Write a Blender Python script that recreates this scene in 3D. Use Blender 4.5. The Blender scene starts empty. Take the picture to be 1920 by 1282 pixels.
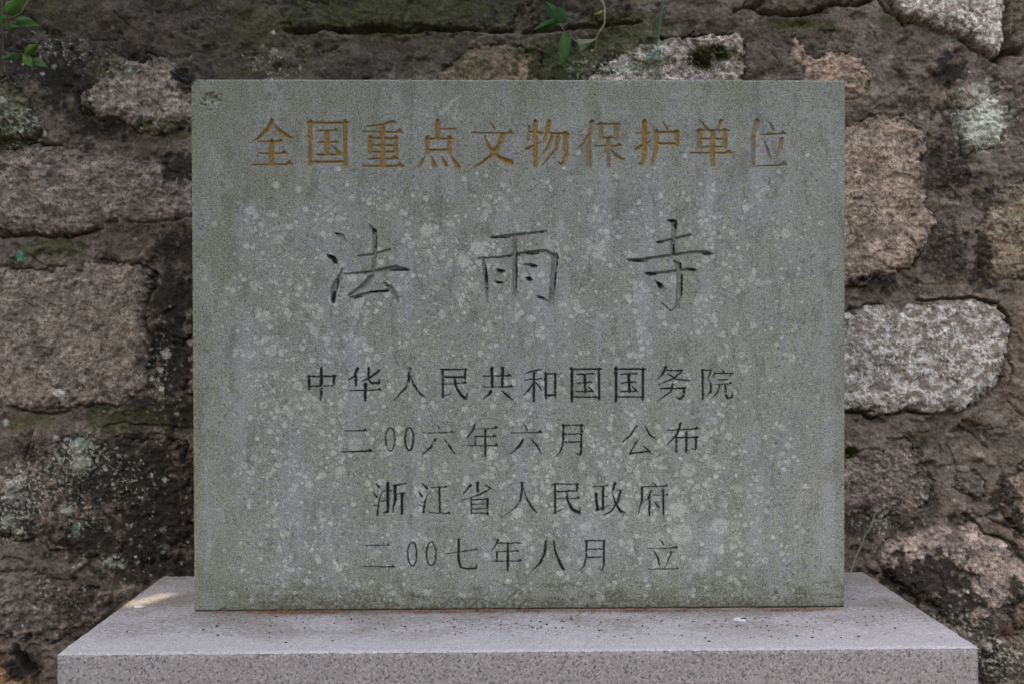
import bpy, bmesh, math, random
import numpy as np
from mathutils import Vector, Matrix
random.seed(7)
RNG = np.random.default_rng(11)
SC = bpy.context.scene
COL = SC.collection

# ------------------------------------------------------------------ camera
F = 1867.0                       # focal length in photo pixels (1920 wide)
CX, CY = 960.0, 641.0
D = 1.867                        # distance to the face of the tablet (1 px = 1 mm there)
GROUND = 0.0
CAM = np.array([0.0, -D, 1.135])
YAW, PITCH, ROLL = math.atan(29/F), math.atan(21/F), math.radians(0.14)
fw = np.array([math.sin(YAW)*math.cos(PITCH), math.cos(YAW)*math.cos(PITCH), -math.sin(PITCH)])
rt = np.array([math.cos(YAW), -math.sin(YAW), 0.0])
up = np.cross(rt, fw)
rt, up = rt*math.cos(ROLL) - up*math.sin(ROLL), up*math.cos(ROLL) + rt*math.sin(ROLL)
cam_data = bpy.data.cameras.new('camera')
cam = bpy.data.objects.new('camera', cam_data); COL.objects.link(cam)
M = Matrix(((rt[0], up[0], -fw[0], CAM[0]), (rt[1], up[1], -fw[1], CAM[1]), (rt[2], up[2], -fw[2], CAM[2]), (0, 0, 0, 1)))
cam.matrix_world = M
cam_data.sensor_width = 36.0
cam_data.lens = 36.0*F/1920.0
cam_data.clip_start = 0.05; cam_data.clip_end = 500
cam_data.dof.use_dof = True
cam_data.dof.focus_distance = D
cam_data.dof.aperture_fstop = 16.0
SC.camera = cam

def at(px, py, Y):
    """point on the vertical plane y = Y seen at a photo pixel"""
    d = fw + rt*((px-CX)/F) - up*((py-CY)/F)
    return CAM + d*((Y-CAM[1])/d[1])
def at_z(px, py, Z):
    d = fw + rt*((px-CX)/F) - up*((py-CY)/F)
    return CAM + d*((Z-CAM[2])/d[2])
def to_px(x, y, z):
    rx, ry, rz = x-CAM[0], y-CAM[1], z-CAM[2]
    dep = rx*fw[0]+ry*fw[1]+rz*fw[2]
    return (CX + F*(rx*rt[0]+ry*rt[1]+rz*rt[2])/dep, CY - F*(rx*up[0]+ry*up[1]+rz*up[2])/dep)

# ------------------------------------------------------------------ light
SUN_DIR = Vector((-0.30, -0.42, 0.86)).normalized()      # towards the sun
sun_el = math.asin(SUN_DIR.z); sun_az = math.atan2(SUN_DIR.x, SUN_DIR.y)
world = bpy.data.worlds.new('World'); SC.world = world; world.use_nodes = True
wn = world.node_tree.nodes; wl = world.node_tree.links
sky = wn.new('ShaderNodeTexSky'); sky.sky_type = 'NISHITA'; sky.sun_disc = False
sky.sun_elevation = sun_el; sky.sun_rotation = sun_az
sky.air_density = 1.0; sky.dust_density = 3.6; sky.ozone_density = 0.5
wl.new(sky.outputs[0], wn['Background'].inputs[0]); wn['Background'].inputs[1].default_value = 0.15
sd = bpy.data.lights.new('sun', 'SUN'); sd.energy = 2.3; sd.angle = math.radians(0.5); sd.color = (1.0, 0.84, 0.68)
sun = bpy.data.objects.new('sun', sd); COL.objects.link(sun)
sun.rotation_euler = SUN_DIR.to_track_quat('Z', 'Y').to_euler(); sun.location = (-2, -3, 6)
SC.view_settings.view_transform = 'Standard'; SC.view_settings.look = 'None'
SC.view_settings.exposure = 1.95; SC.view_settings.gamma = 1.0; SC.view_settings.use_curve_mapping = False

# ------------------------------------------------------------------ helpers
def tag(o, label=None, cat=None, group=None, kind=None):
    if label: o['label'] = label
    if cat: o['category'] = cat
    if group: o['group'] = group
    if kind: o['kind'] = kind
    return o
def empty(name, loc=(0, 0, 0)):
    o = bpy.data.objects.new(name, None); COL.objects.link(o); o.location = loc
    o.empty_display_size = 0.05
    return o
def link(name, me, mat=None, parent=None):
    o = bpy.data.objects.new(name, me); COL.objects.link(o)
    if mat: me.materials.append(mat)
    if parent: o.parent = parent; o.matrix_parent_inverse = Matrix.Translation(-Vector(parent.location))
    return o
def np_mesh(name, verts, quads, smooth=True, attrs=None, extra=None):
    """mesh from arrays; extra = list of n-gons"""
    me = bpy.data.meshes.new(name)
    nq = len(quads)
    loops = quads.reshape(-1).astype(np.int32); starts = np.arange(nq, dtype=np.int32)*4
    if extra:
        for g in extra:
            starts = np.append(starts, np.int32(len(loops))); loops = np.concatenate([loops, np.asarray(g, np.int32)])
    me.vertices.add(len(verts)); me.vertices.foreach_set('co', verts.astype(np.float32).ravel())
    me.loops.add(len(loops)); me.loops.foreach_set('vertex_index', loops)
    me.polygons.add(len(starts)); me.polygons.foreach_set('loop_start', starts)
    me.polygons.foreach_set('use_smooth', np.full(len(starts), smooth))
    me.update(calc_edges=True); me.validate()
    for k, a in (attrs or {}).items():
        if a.ndim == 2:
            at_ = me.attributes.new(k, 'FLOAT_COLOR', 'POINT')
            buf = np.ones((len(verts), 4), np.float32); buf[:, :3] = a; at_.data.foreach_set('color', buf.ravel())
        else:
            at_ = me.attributes.new(k, 'FLOAT', 'POINT'); at_.data.foreach_set('value', a.astype(np.float32))
    return me
def submesh(name, V, Q, sel, attrs, extra_v=None):
    q = Q[sel]; ids, inv = np.unique(q, return_inverse=True)
    return np_mesh(name, V[ids], inv.reshape(-1, 4), True, {k: a[ids] for k, a in attrs.items()})
def bm_obj(name, bm, mat, parent=None, smooth=True):
    me = bpy.data.meshes.new(name); bm.normal_update(); bm.to_mesh(me); bm.free()
    if smooth:
        for p in me.polygons: p.use_smooth = True
    return link(name, me, mat, parent)
def smooth01(a, b, x):
    t = np.clip((x-a)/(b-a), 0, 1); return t*t*(3-2*t)

_ANG = np.linspace(0, 2*np.pi, 256, endpoint=False); _GX, _GY = np.cos(_ANG), np.sin(_ANG)
def _hash(ix, iy, seed):
    h = (ix.astype(np.uint32)*np.uint32(374761393) + iy.astype(np.uint32)*np.uint32(668265263) + np.uint32(seed*2654435761 % 4294967296))
    h = (h ^ (h >> np.uint32(13)))*np.uint32(1274126177)
    return h ^ (h >> np.uint32(16))
def gnoise(x, y, seed=0):
    fx, fy = np.floor(x), np.floor(y); ix, iy = fx.astype(np.int64), fy.astype(np.int64)
    dx, dy = x-fx, y-fy
    ux = dx*dx*dx*(dx*(dx*6-15)+10); uy = dy*dy*dy*(dy*(dy*6-15)+10)
    def g(ox, oy):
        h = (_hash(ix+ox, iy+oy, seed) & np.uint32(255)).astype(np.int64)
        return _GX[h]*(dx-ox) + _GY[h]*(dy-oy)
    a = g(0, 0); b = g(1, 0); c = g(0, 1); d = g(1, 1)
    return ((a + (b-a)*ux)*(1-uy) + (c + (d-c)*ux)*uy)*1.5
def fbm(x, y, octv=4, seed=0, gain=0.5):
    t = np.zeros_like(x); a = 1.0; s = 0
    for i in range(octv):
        t += a*gnoise(x*2**i, y*2**i, seed+17*i); s += a; a *= gain
    return t/s*1.4
def ridged(x, y, octv=4, seed=0, gain=0.55):
    t = np.zeros_like(x); a = 1.0; s = 0
    for i in range(octv):
        t += a*(1-2*np.abs(gnoise(x*2**i, y*2**i, seed+29*i))); s += a; a *= gain
    return t/s
def worley(x, y, seed=0):
    """F1, F2, random value and tilted-facet height of the nearest cell"""
    fx, fy = np.floor(x), np.floor(y); ix, iy = fx.astype(np.int64), fy.astype(np.int64)
    f1 = np.full_like(x, 9.0); f2 = np.full_like(x, 9.0); rv = np.zeros_like(x); pl = np.zeros_like(x)
    for ox in (-1, 0, 1):
        for oy in (-1, 0, 1):
            h = _hash(ix+ox, iy+oy, seed); h2 = _hash(ix+ox, iy+oy, seed+91)
            px = fx+ox + (h & np.uint32(1023))/1023.0; py = fy+oy + ((h >> np.uint32(10)) & np.uint32(1023))/1023.0
            d = np.hypot(x-px, y-py)
            r = (h2 & np.uint32(255))/255.0; tx = ((h2 >> np.uint32(8)) & np.uint32(255))/255.0-.5; ty = ((h2 >> np.uint32(16)) & np.uint32(255))/255.0-.5
            near = d < f1
            f2 = np.where(near, f1, np.minimum(f2, d))
            rv = np.where(near, r, rv); pl = np.where(near, (r-.5)*.6 + (x-px)*tx*1.6 + (y-py)*ty*1.6, pl)
            f1 = np.where(near, d, f1)
    return f1, f2, rv, pl
def poly_sd(u, v, poly):
    """signed distance, positive inside"""
    P = np.asarray(poly, float); n = len(P)
    d = np.full(u.shape, 1e9); ins = np.zeros(u.shape, bool)
    for i in range(n):
        a, b = P[i], P[(i+1) % n]; e = b-a
        t = np.clip(((u-a[0])*e[0]+(v-a[1])*e[1])/(e@e+1e-9), 0, 1)
        d = np.minimum(d, np.hypot(u-a[0]-t*e[0], v-a[1]-t*e[1]))
        c = (a[1] > v) != (b[1] > v)
        if abs(e[1]) > 1e-9: ins ^= c & (u < a[0]+(v-a[1])*e[0]/e[1])
    return np.where(ins, d, -d)
def line_d(u, v, pts, widths=None):
    """distance to a polyline minus its (interpolated) half width: negative inside"""
    d = np.full(u.shape, 1e9)
    for i in range(len(pts)-1):
        a, b = np.array(pts[i], float), np.array(pts[i+1], float); e = b-a
        t = np.clip(((u-a[0])*e[0]+(v-a[1])*e[1])/(e@e+1e-9), 0, 1)
        r = 0 if widths is None else (widths[i]+(widths[i+1]-widths[i])*t)/2
        d = np.minimum(d, np.hypot(u-a[0]-t*e[0], v-a[1]-t*e[1])-r)
    return d
def lin(c):
    c = np.asarray(c, float)/255.0
    return np.where(c <= 0.04045, c/12.92, ((c+0.055)/1.055)**2.4)
WALL_LIGHT = 0.50                # how bright a wall of albedo 1 shows under this sky
def alb(*c): return lin(c)/WALL_LIGHT

# ------------------------------------------------------------------ material helpers
class NT:
    def __init__(s, name):
        s.m = bpy.data.materials.new(name); s.m.use_nodes = True
        s.n = s.m.node_tree.nodes; s.l = s.m.node_tree.links; s.b = s.n['Principled BSDF']
        s.b.inputs['Specular IOR Level'].default_value = 0.25
        s.pos = s.n.new('ShaderNodeNewGeometry').outputs['Position']
    def node(s, t, **kw):
        x = s.n.new(t)
        for k, v in kw.items(): setattr(x, k, v)
        return x
    def set(s, sock, v):
        if hasattr(v, 'is_output'): s.l.new(v, sock)
        else: sock.default_value = v
    def noise(s, scale, detail=3, rough=.55, vec=None, dist=0):
        x = s.node('ShaderNodeTexNoise'); s.l.new(vec or s.pos, x.inputs['Vector'])
        x.inputs['Scale'].default_value = scale; x.inputs['Detail'].default_value = detail
        x.inputs['Roughness'].default_value = rough; x.inputs['Distortion'].default_value = dist
        return x.outputs['Fac']
    def voro(s, scale, out='Color', vec=None):
        x = s.node('ShaderNodeTexVoronoi'); s.l.new(vec or s.pos, x.inputs['Vector']); x.inputs['Scale'].default_value = scale
        return x.outputs[out]
    def ramp(s, f, *stops):
        x = s.node('ShaderNodeValToRGB'); s.l.new(f, x.inputs[0]); e = x.color_ramp.elements
        while len(e) < len(stops): e.new(.5)
        for k, (p, c) in zip(e, stops):
            k.position = p; k.color = (c, c, c, 1) if isinstance(c, (int, float)) else (*c[:3], 1)
        return x.outputs[0]
    def math(s, op, a, b=0.0, clamp=False):
        x = s.node('ShaderNodeMath', operation=op, use_clamp=clamp); s.set(x.inputs[0], a); s.set(x.inputs[1], b)
        return x.outputs[0]
    def mix(s, f, a, b, blend='MIX'):
        x = s.node('ShaderNodeMix', data_type='RGBA', blend_type=blend); s.set(x.inputs[0], f)
        s.set(x.inputs[6], a if hasattr(a, 'is_output') else (*a, 1)); s.set(x.inputs[7], b if hasattr(b, 'is_output') else (*b, 1))
        return x.outputs[2]
    def attr(s, name, out='Fac'):
        x = s.node('ShaderNodeAttribute', attribute_name=name); return x.outputs[out]
    def bump(s, h, strength, dist, prev=None):
        x = s.node('ShaderNodeBump'); s.set(x.inputs['Height'], h); x.inputs['Strength'].default_value = strength
        x.inputs['Distance'].default_value = dist
        if prev: s.l.new(prev, x.inputs['Normal'])
        return x.outputs[0]
    def done(s, col, rough=.9, normal=None):
        s.set(s.b.inputs['Base Color'], col if hasattr(col, 'is_output') else (*col, 1)); s.set(s.b.inputs['Roughness'], rough)
        if normal: s.l.new(normal, s.b.inputs['Normal'])
        return s.m

def mat_wall():
    t = NT('rubble_stone_and_mortar')
    col = t.attr('col', 'Color'); gr = t.attr('grain')
    n1 = t.noise(150, 4, .7); n2 = t.noise(430, 2, .7)
    g = t.math('ADD', t.math('MULTIPLY', t.ramp(n1, (.34, .0), (.66, 1.0)), .5), t.math('MULTIPLY', t.ramp(n2, (.36, 0.), (.64, 1.)), .5))
    lo = t.math('SUBTRACT', 1.0, t.math('MULTIPLY', gr, .85)); hi = t.math('ADD', 1.0, t.math('MULTIPLY', gr, 1.25))
    k = t.math('ADD', lo, t.math('MULTIPLY', g, t.math('SUBTRACT', hi, lo)))
    vc = t.node('ShaderNodeSeparateColor'); t.l.new(t.voro(330), vc.inputs[0])
    tint = t.mix(vc.outputs[0], (1.08, .98, .94), (.94, 1.0, 1.04))
    kc = t.node('ShaderNodeCombineColor')
    for i in range(3): t.l.new(k, kc.inputs[i])
    c = t.mix(1.0, t.mix(1.0, col, tint, 'MULTIPLY'), kc.outputs[0], 'MULTIPLY')
    speck = t.math('MULTIPLY', t.ramp(vc.outputs[1], (.90, 0.), (.93, 1.)), t.math('MULTIPLY', gr, .55))
    c = t.mix(speck, c, (.03, .028, .026))
    nb = t.bump(n1, .55, .0038); nb = t.bump(n2, .6, .0016, nb)
    return t.done(c, .92, nb)
def mat_slab(name, groove=False):
    t = NT(name)
    n1 = t.noise(400, 2, .6); n2 = t.noise(700, 1, .5); n3 = t.noise(60, 4, .6); n4 = t.noise(7, 4, .6)
    base = t.mix(t.ramp(n4, (.35, 0.), (.65, 1.)), (.264, .271, .256), (.296, .297, .262))
    base = t.mix(t.math('MULTIPLY', t.ramp(n3, (.35, 0.), (.7, 1.)), .28), base, (.165, .168, .17))
    # salt and pepper grains
    base = t.mix(t.math('MULTIPLY', t.ramp(n1, (.36, 1.), (.50, 0.)), .66), base, (.085, .090, .086))
    base = t.mix(t.math('MULTIPLY', t.ramp(n1, (.52, 0.), (.66, 1.)), .62), base, (.43, .44, .425))
    base = t.mix(t.math('MULTIPLY', t.ramp(n2, (.55, 0.), (.72, 1.)), .40), base, (.44, .44, .43))
    base = t.mix(1.0, base, t.mix(t.ramp(t.noise(75, 4, .7), (.40, 0.), (.60, 1.)), (.985, .99, 1.02), (1.06, 1.055, .92)), 'MULTIPLY')
    vc = t.node('ShaderNodeSeparateColor'); t.l.new(t.voro(240), vc.inputs[0])
    base = t.mix(1.0, base, t.mix(vc.outputs[0], (.86, .86, .87), (1.14, 1.14, 1.12)), 'MULTIPLY')
    base = t.mix(t.math('MULTIPLY', t.ramp(vc.outputs[1], (.92, 0.), (.95, 1.)), .40), base, (.07, .07, .07))
    base = t.mix(t.math('MULTIPLY', t.attr('wash'), .5), base, t.mix(t.ramp(n1, (.35, 0.), (.65, 1.)), (.27, .28, .285), (.48, .49, .49)))
    al = t.attr('algae')
    base = t.mix(t.math('MULTIPLY', al, .8), base, t.mix(t.ramp(n1, (.38, 0.), (.64, 1.)), (.105, .110, .070), (.30, .305, .21)))
    lc = t.attr('lichen')
    base = t.mix(t.math('MULTIPLY', lc, .85), base, t.mix(t.ramp(n1, (.35, 0.), (.62, 1.)), (.42, .445, .375), (.66, .68, .59)))
    dk = t.attr('mould')
    base = t.mix(dk, base, t.mix(t.ramp(n1, (.38, 0.), (.64, 1.)), (.050, .046, .030), (.135, .125, .085)))
    if groove:
        gd = t.attr('gold'); bk = t.attr('black')
        base = t.mix(.30, base, (.17, .165, .15))
        base = t.mix(gd, base, t.mix(t.ramp(t.noise(240, 3), (.35, 0.), (.65, 1.)), (.245, .150, .042), (.390, .262, .092)))
        base = t.mix(bk, base, (.016, .016, .016))
    nb = t.bump(n3, .25, .003); nb = t.bump(n1, .30, .0014, nb)
    return t.done(base, .88, nb)
def mat_plinth():
    t = NT('grey_pink_granite')
    n1 = t.noise(190, 2, .6); n3 = t.noise(26, 4, .6); n5 = t.noise(420, 2, .6)
    vc = t.node('ShaderNodeSeparateColor'); t.l.new(t.voro(310), vc.inputs[0])
    c = t.mix(t.ramp(n3, (.3, 0.), (.7, 1.)), (.290, .272, .276), (.350, .328, .332))
    c = t.mix(t.math('MULTIPLY', t.ramp(vc.outputs[0], (.70, 0.), (.74, 1.)), .50), c, (.33, .235, .225))
    c = t.mix(t.math('MULTIPLY', t.ramp(vc.outputs[1], (.72, 0.), (.76, 1.)), .55), c, (.52, .50, .50))
    c = t.mix(t.math('MULTIPLY', t.ramp(vc.outputs[2], (.84, 0.), (.87, 1.)), .75), c, (.10, .10, .105))
    c = t.mix(t.math('MULTIPLY', t.ramp(n1, (.36, 1.), (.46, 0.)), .45), c, (.11, .11, .115))
    c = t.mix(t.math('MULTIPLY', t.ramp(n5, (.54, 0.), (.7, 1.)), .35), c, (.52, .51, .52))
    c = t.mix(1.0, c, (1.0, .985, .93), 'MULTIPLY')
    st = t.attr('stain')
    c = t.mix(t.math('MULTIPLY', st, .75), c, t.mix(t.ramp(n1, (.35, 0.), (.65, 1.)), (.085, .075, .050), (.23, .21, .155)))
    wr = t.attr('worn_lit')
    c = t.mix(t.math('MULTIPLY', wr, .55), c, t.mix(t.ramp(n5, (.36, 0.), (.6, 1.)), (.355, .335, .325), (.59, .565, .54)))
    nb = t.bump(n1, .35, .002); nb = t.bump(n5, .3, .001, nb)
    return t.done(c, .8, nb)
def mat_plain(name, a, b, scale=60, rough=.8, bump=0.0):
    t = NT(name); n = t.noise(scale, 4, .6)
    return t.done(t.mix(t.ramp(n, (.3, 0.), (.7, 1.)), a, b), rough, t.bump(n, bump, .004) if bump else None)
def mat_leaf(name, a, b):
    t = NT(name); n = t.noise(45, 3, .6)
    c = t.mix(t.ramp(n, (.3, 0.), (.7, 1.)), a, b)
    t.done(c, .55)
    tr = t.node('ShaderNodeBsdfTranslucent'); t.set(tr.inputs[0], t.mix(.5, c, (.12, .20, .02)))
    ms = t.node('ShaderNodeMixShader'); ms.inputs[0].default_value = .25
    t.l.new(t.b.outputs[0], ms.inputs[1]); t.l.new(tr.outputs[0], ms.inputs[2])
    t.l.new(ms.outputs[0], t.n['Material Output'].inputs[0])
    return t.m

MW = mat_wall(); MS = mat_slab('weathered_grey_granite'); MG = mat_slab('carved_groove_with_paint_remains', True); MP = mat_plinth()
M_GROUND = mat_plain('packed_earth', (.040, .034, .026), (.075, .065, .050), 6, .95, .5)
M_LEAF = mat_leaf('green_leaf', (.040, .105, .020), (.065, .150, .030))
M_LEAF_L = mat_leaf('young_green_leaf', (.075, .175, .022), (.105, .22, .032))
M_LEAF_D = mat_leaf('dark_vine_leaf', (.024, .078, .016), (.040, .105, .022))
M_LEAF_P = mat_leaf('faded_leaf', (.17, .20, .12), (.25, .27, .17))
M_LEAF_Y = mat_leaf('yellowing_leaf', (.20, .16, .03), (.30, .24, .06))
M_CROWN = mat_leaf('tree_crown_leaf', (.030, .070, .020), (.060, .120, .030))
M_STEM = mat_plain('woody_stem', (.09, .07, .045), (.16, .13, .085), 200, .85, .3)
M_STEM_P = mat_plain('pale_vine_stem', (.16, .15, .095), (.25, .23, .15), 200, .8, .3)
M_BARK = mat_plain('bark', (.06, .05, .04), (.12, .10, .08), 30, .95, .8)
M_STRING = mat_plain('teal_twine', (.035, .17, .15), (.06, .25, .21), 500, .7)

# ------------------------------------------------------------------ ground
def build_ground():
    nx = 60
    xs = np.linspace(-1, 1, nx); xs = np.sign(xs)*np.abs(xs)**2.2*60
    X, Y = np.meshgrid(xs, xs)
    Z = fbm(X*1.3, Y*1.3, 4, 5)*0.018
    V = np.stack([X, Y, Z-0.01], -1).reshape(-1, 3)
    i = np.arange(nx*nx).reshape(nx, nx)
    Q = np.stack([i[:-1, :-1], i[:-1, 1:], i[1:, 1:], i[1:, :-1]], -1).reshape(-1, 4)
    o = link('ground', np_mesh('ground', V, Q), M_GROUND)
    tag(o, 'bare packed earth in front of the rubble wall', 'ground', kind='structure')
build_ground()

# ------------------------------------------------------------------ plinth
PZ = float(at_z(960, 1220, 0)[2])*0 + (CAM[2]-0.524)      # top of plinth
pl_f = (at_z(110, 1221, PZ) + at_z(1840, 1215.5, PZ))/2; pl_b = (at_z(308, 1077, PZ) + at_z(1622, 1072, PZ))/2
PY0, PY1 = float(pl_f[1]), float(pl_b[1])
PX0 = float((at_z(110, 1221, PZ)[0] + at_z(308, 1077, PZ)[0])/2); PX1 = float((at_z(1840, 1215.5, PZ)[0] + at_z(1622, 1072, PZ)[0])/2)
def build_plinth():
    bev = 0.006
    nx, ny, nz = 760, 260, 130
    xs = np.linspace(PX0, PX1, nx); ys = np.linspace(PY0, PY1, ny); zs = np.linspace(PZ, -0.05, nz)
    verts, quads, st, wr = [], [], [], []
    off = 0
    def sheet(P, stain, worn_lit, flip=False):
        nonlocal off
        r, c = P.shape[:2]; i = np.arange(r*c).reshape(r, c)+off
        q = np.stack([i[:-1, :-1], i[:-1, 1:], i[1:, 1:], i[1:, :-1]], -1).reshape(-1, 4)
        if flip: q = q[:, ::-1]
        verts.append(P.reshape(-1, 3)); quads.append(q); st.append(stain.ravel()); wr.append(worn_lit.ravel()); off += r*c
    def edge(d): return np.clip(bev-d, 0, bev)**2/bev*0.55        # rounded arris
    X, Y = np.meshgrid(xs, ys)
    d = np.minimum(np.minimum(X-PX0, PX1-X), np.minimum(Y-PY0, PY1-Y))
    u, v = X*1000, Y*1000
    nz_ = fbm(u/9, v/5, 3, 3)*0.0007 + fbm(u/60, v/40, 3, 4)*0.0009
    dn = d + fbm(u/14, v/14, 3, 8)*0.0022
    Zt = PZ + nz_ - edge(np.maximum(dn, 0))
    # green grey dirt left in patches on the top, washed clean towards the front arris
    ds = fbm(u/170, v/110, 4, 21); fg = fbm(u/12, v/6, 3, 22)
    gu, gv = to_px(X, Y, np.full_like(X, PZ))
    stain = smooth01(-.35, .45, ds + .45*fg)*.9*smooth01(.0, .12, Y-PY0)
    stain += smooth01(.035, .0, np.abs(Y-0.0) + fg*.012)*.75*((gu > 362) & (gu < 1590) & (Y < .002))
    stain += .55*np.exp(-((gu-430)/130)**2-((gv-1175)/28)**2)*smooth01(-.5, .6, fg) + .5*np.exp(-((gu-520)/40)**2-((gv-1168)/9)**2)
    worn_lit = smooth01(.014, .0, (Y-PY0) + fbm(u/25, v/25, 3, 31)*.008)*.9*smooth01(-.5, .4, fbm(u/9, v/9, 2, 34))
    worn_lit += smooth01(.23, .02, Y-PY0 + .05*fg)*.85 + .25  # besides the rubbed arris, brighter light towards the front is put into the colour
    sheet(np.stack([X, Y, Zt], -1), np.clip(stain, 0, 1), np.clip(worn_lit, 0, 1)*(1-.5*np.clip(stain, 0, 1)))
    X, Z = np.meshgrid(xs, zs)
    d = np.minimum(np.minimum(X-PX0, PX1-X), PZ-Z); u, v = X*1000, Z*1000
    dn = d + fbm(u/14, v/14, 3, 48)*0.0022
    Yf = PY0 + edge(np.maximum(dn, 0)) + fbm(u/7, v/7, 3, 43)*0.0005
    Z = Z + 0; Z[0, :] = Zt[0, :]; Yf[0, :] = PY0 + bev*.25; 
    sheet(np.stack([X, Yf, Z], -1), smooth01(.2, .8, fbm(u/200, v/90, 4, 44))*.25, smooth01(.006, .0, PZ-Z)*.2, True)
    for xx, fl in ((PX0, False), (PX1, True)):
        Y, Z = np.meshgrid(np.linspace(PY0+bev*.25, PY1, 90), zs)
        Z[0, :] -= .0025
        sheet(np.stack([np.full_like(Y, xx)+fbm(Y*140, Z*140, 3, 46)*.0006, Y, Z], -1), smooth01(.1, .7, fbm(Y*6, Z*9, 4, 47))*.5, Y*0, fl)
    X, Z = np.meshgrid(np.linspace(PX0, PX1, 12), np.linspace(PZ-.002, -.05, 6))
    sheet(np.stack([X, np.full_like(X, PY1), Z], -1), X*0, X*0)
    V = np.concatenate(verts)
    o = link('stone_plinth', np_mesh('stone_plinth', V, np.concatenate(quads), True, {'stain': np.concatenate(st), 'worn_lit': np.concatenate(wr)}), MP)
    tag(o, 'broad pinkish grey granite plinth under the inscribed tablet', 'plinth')
    return o
build_plinth()

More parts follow.
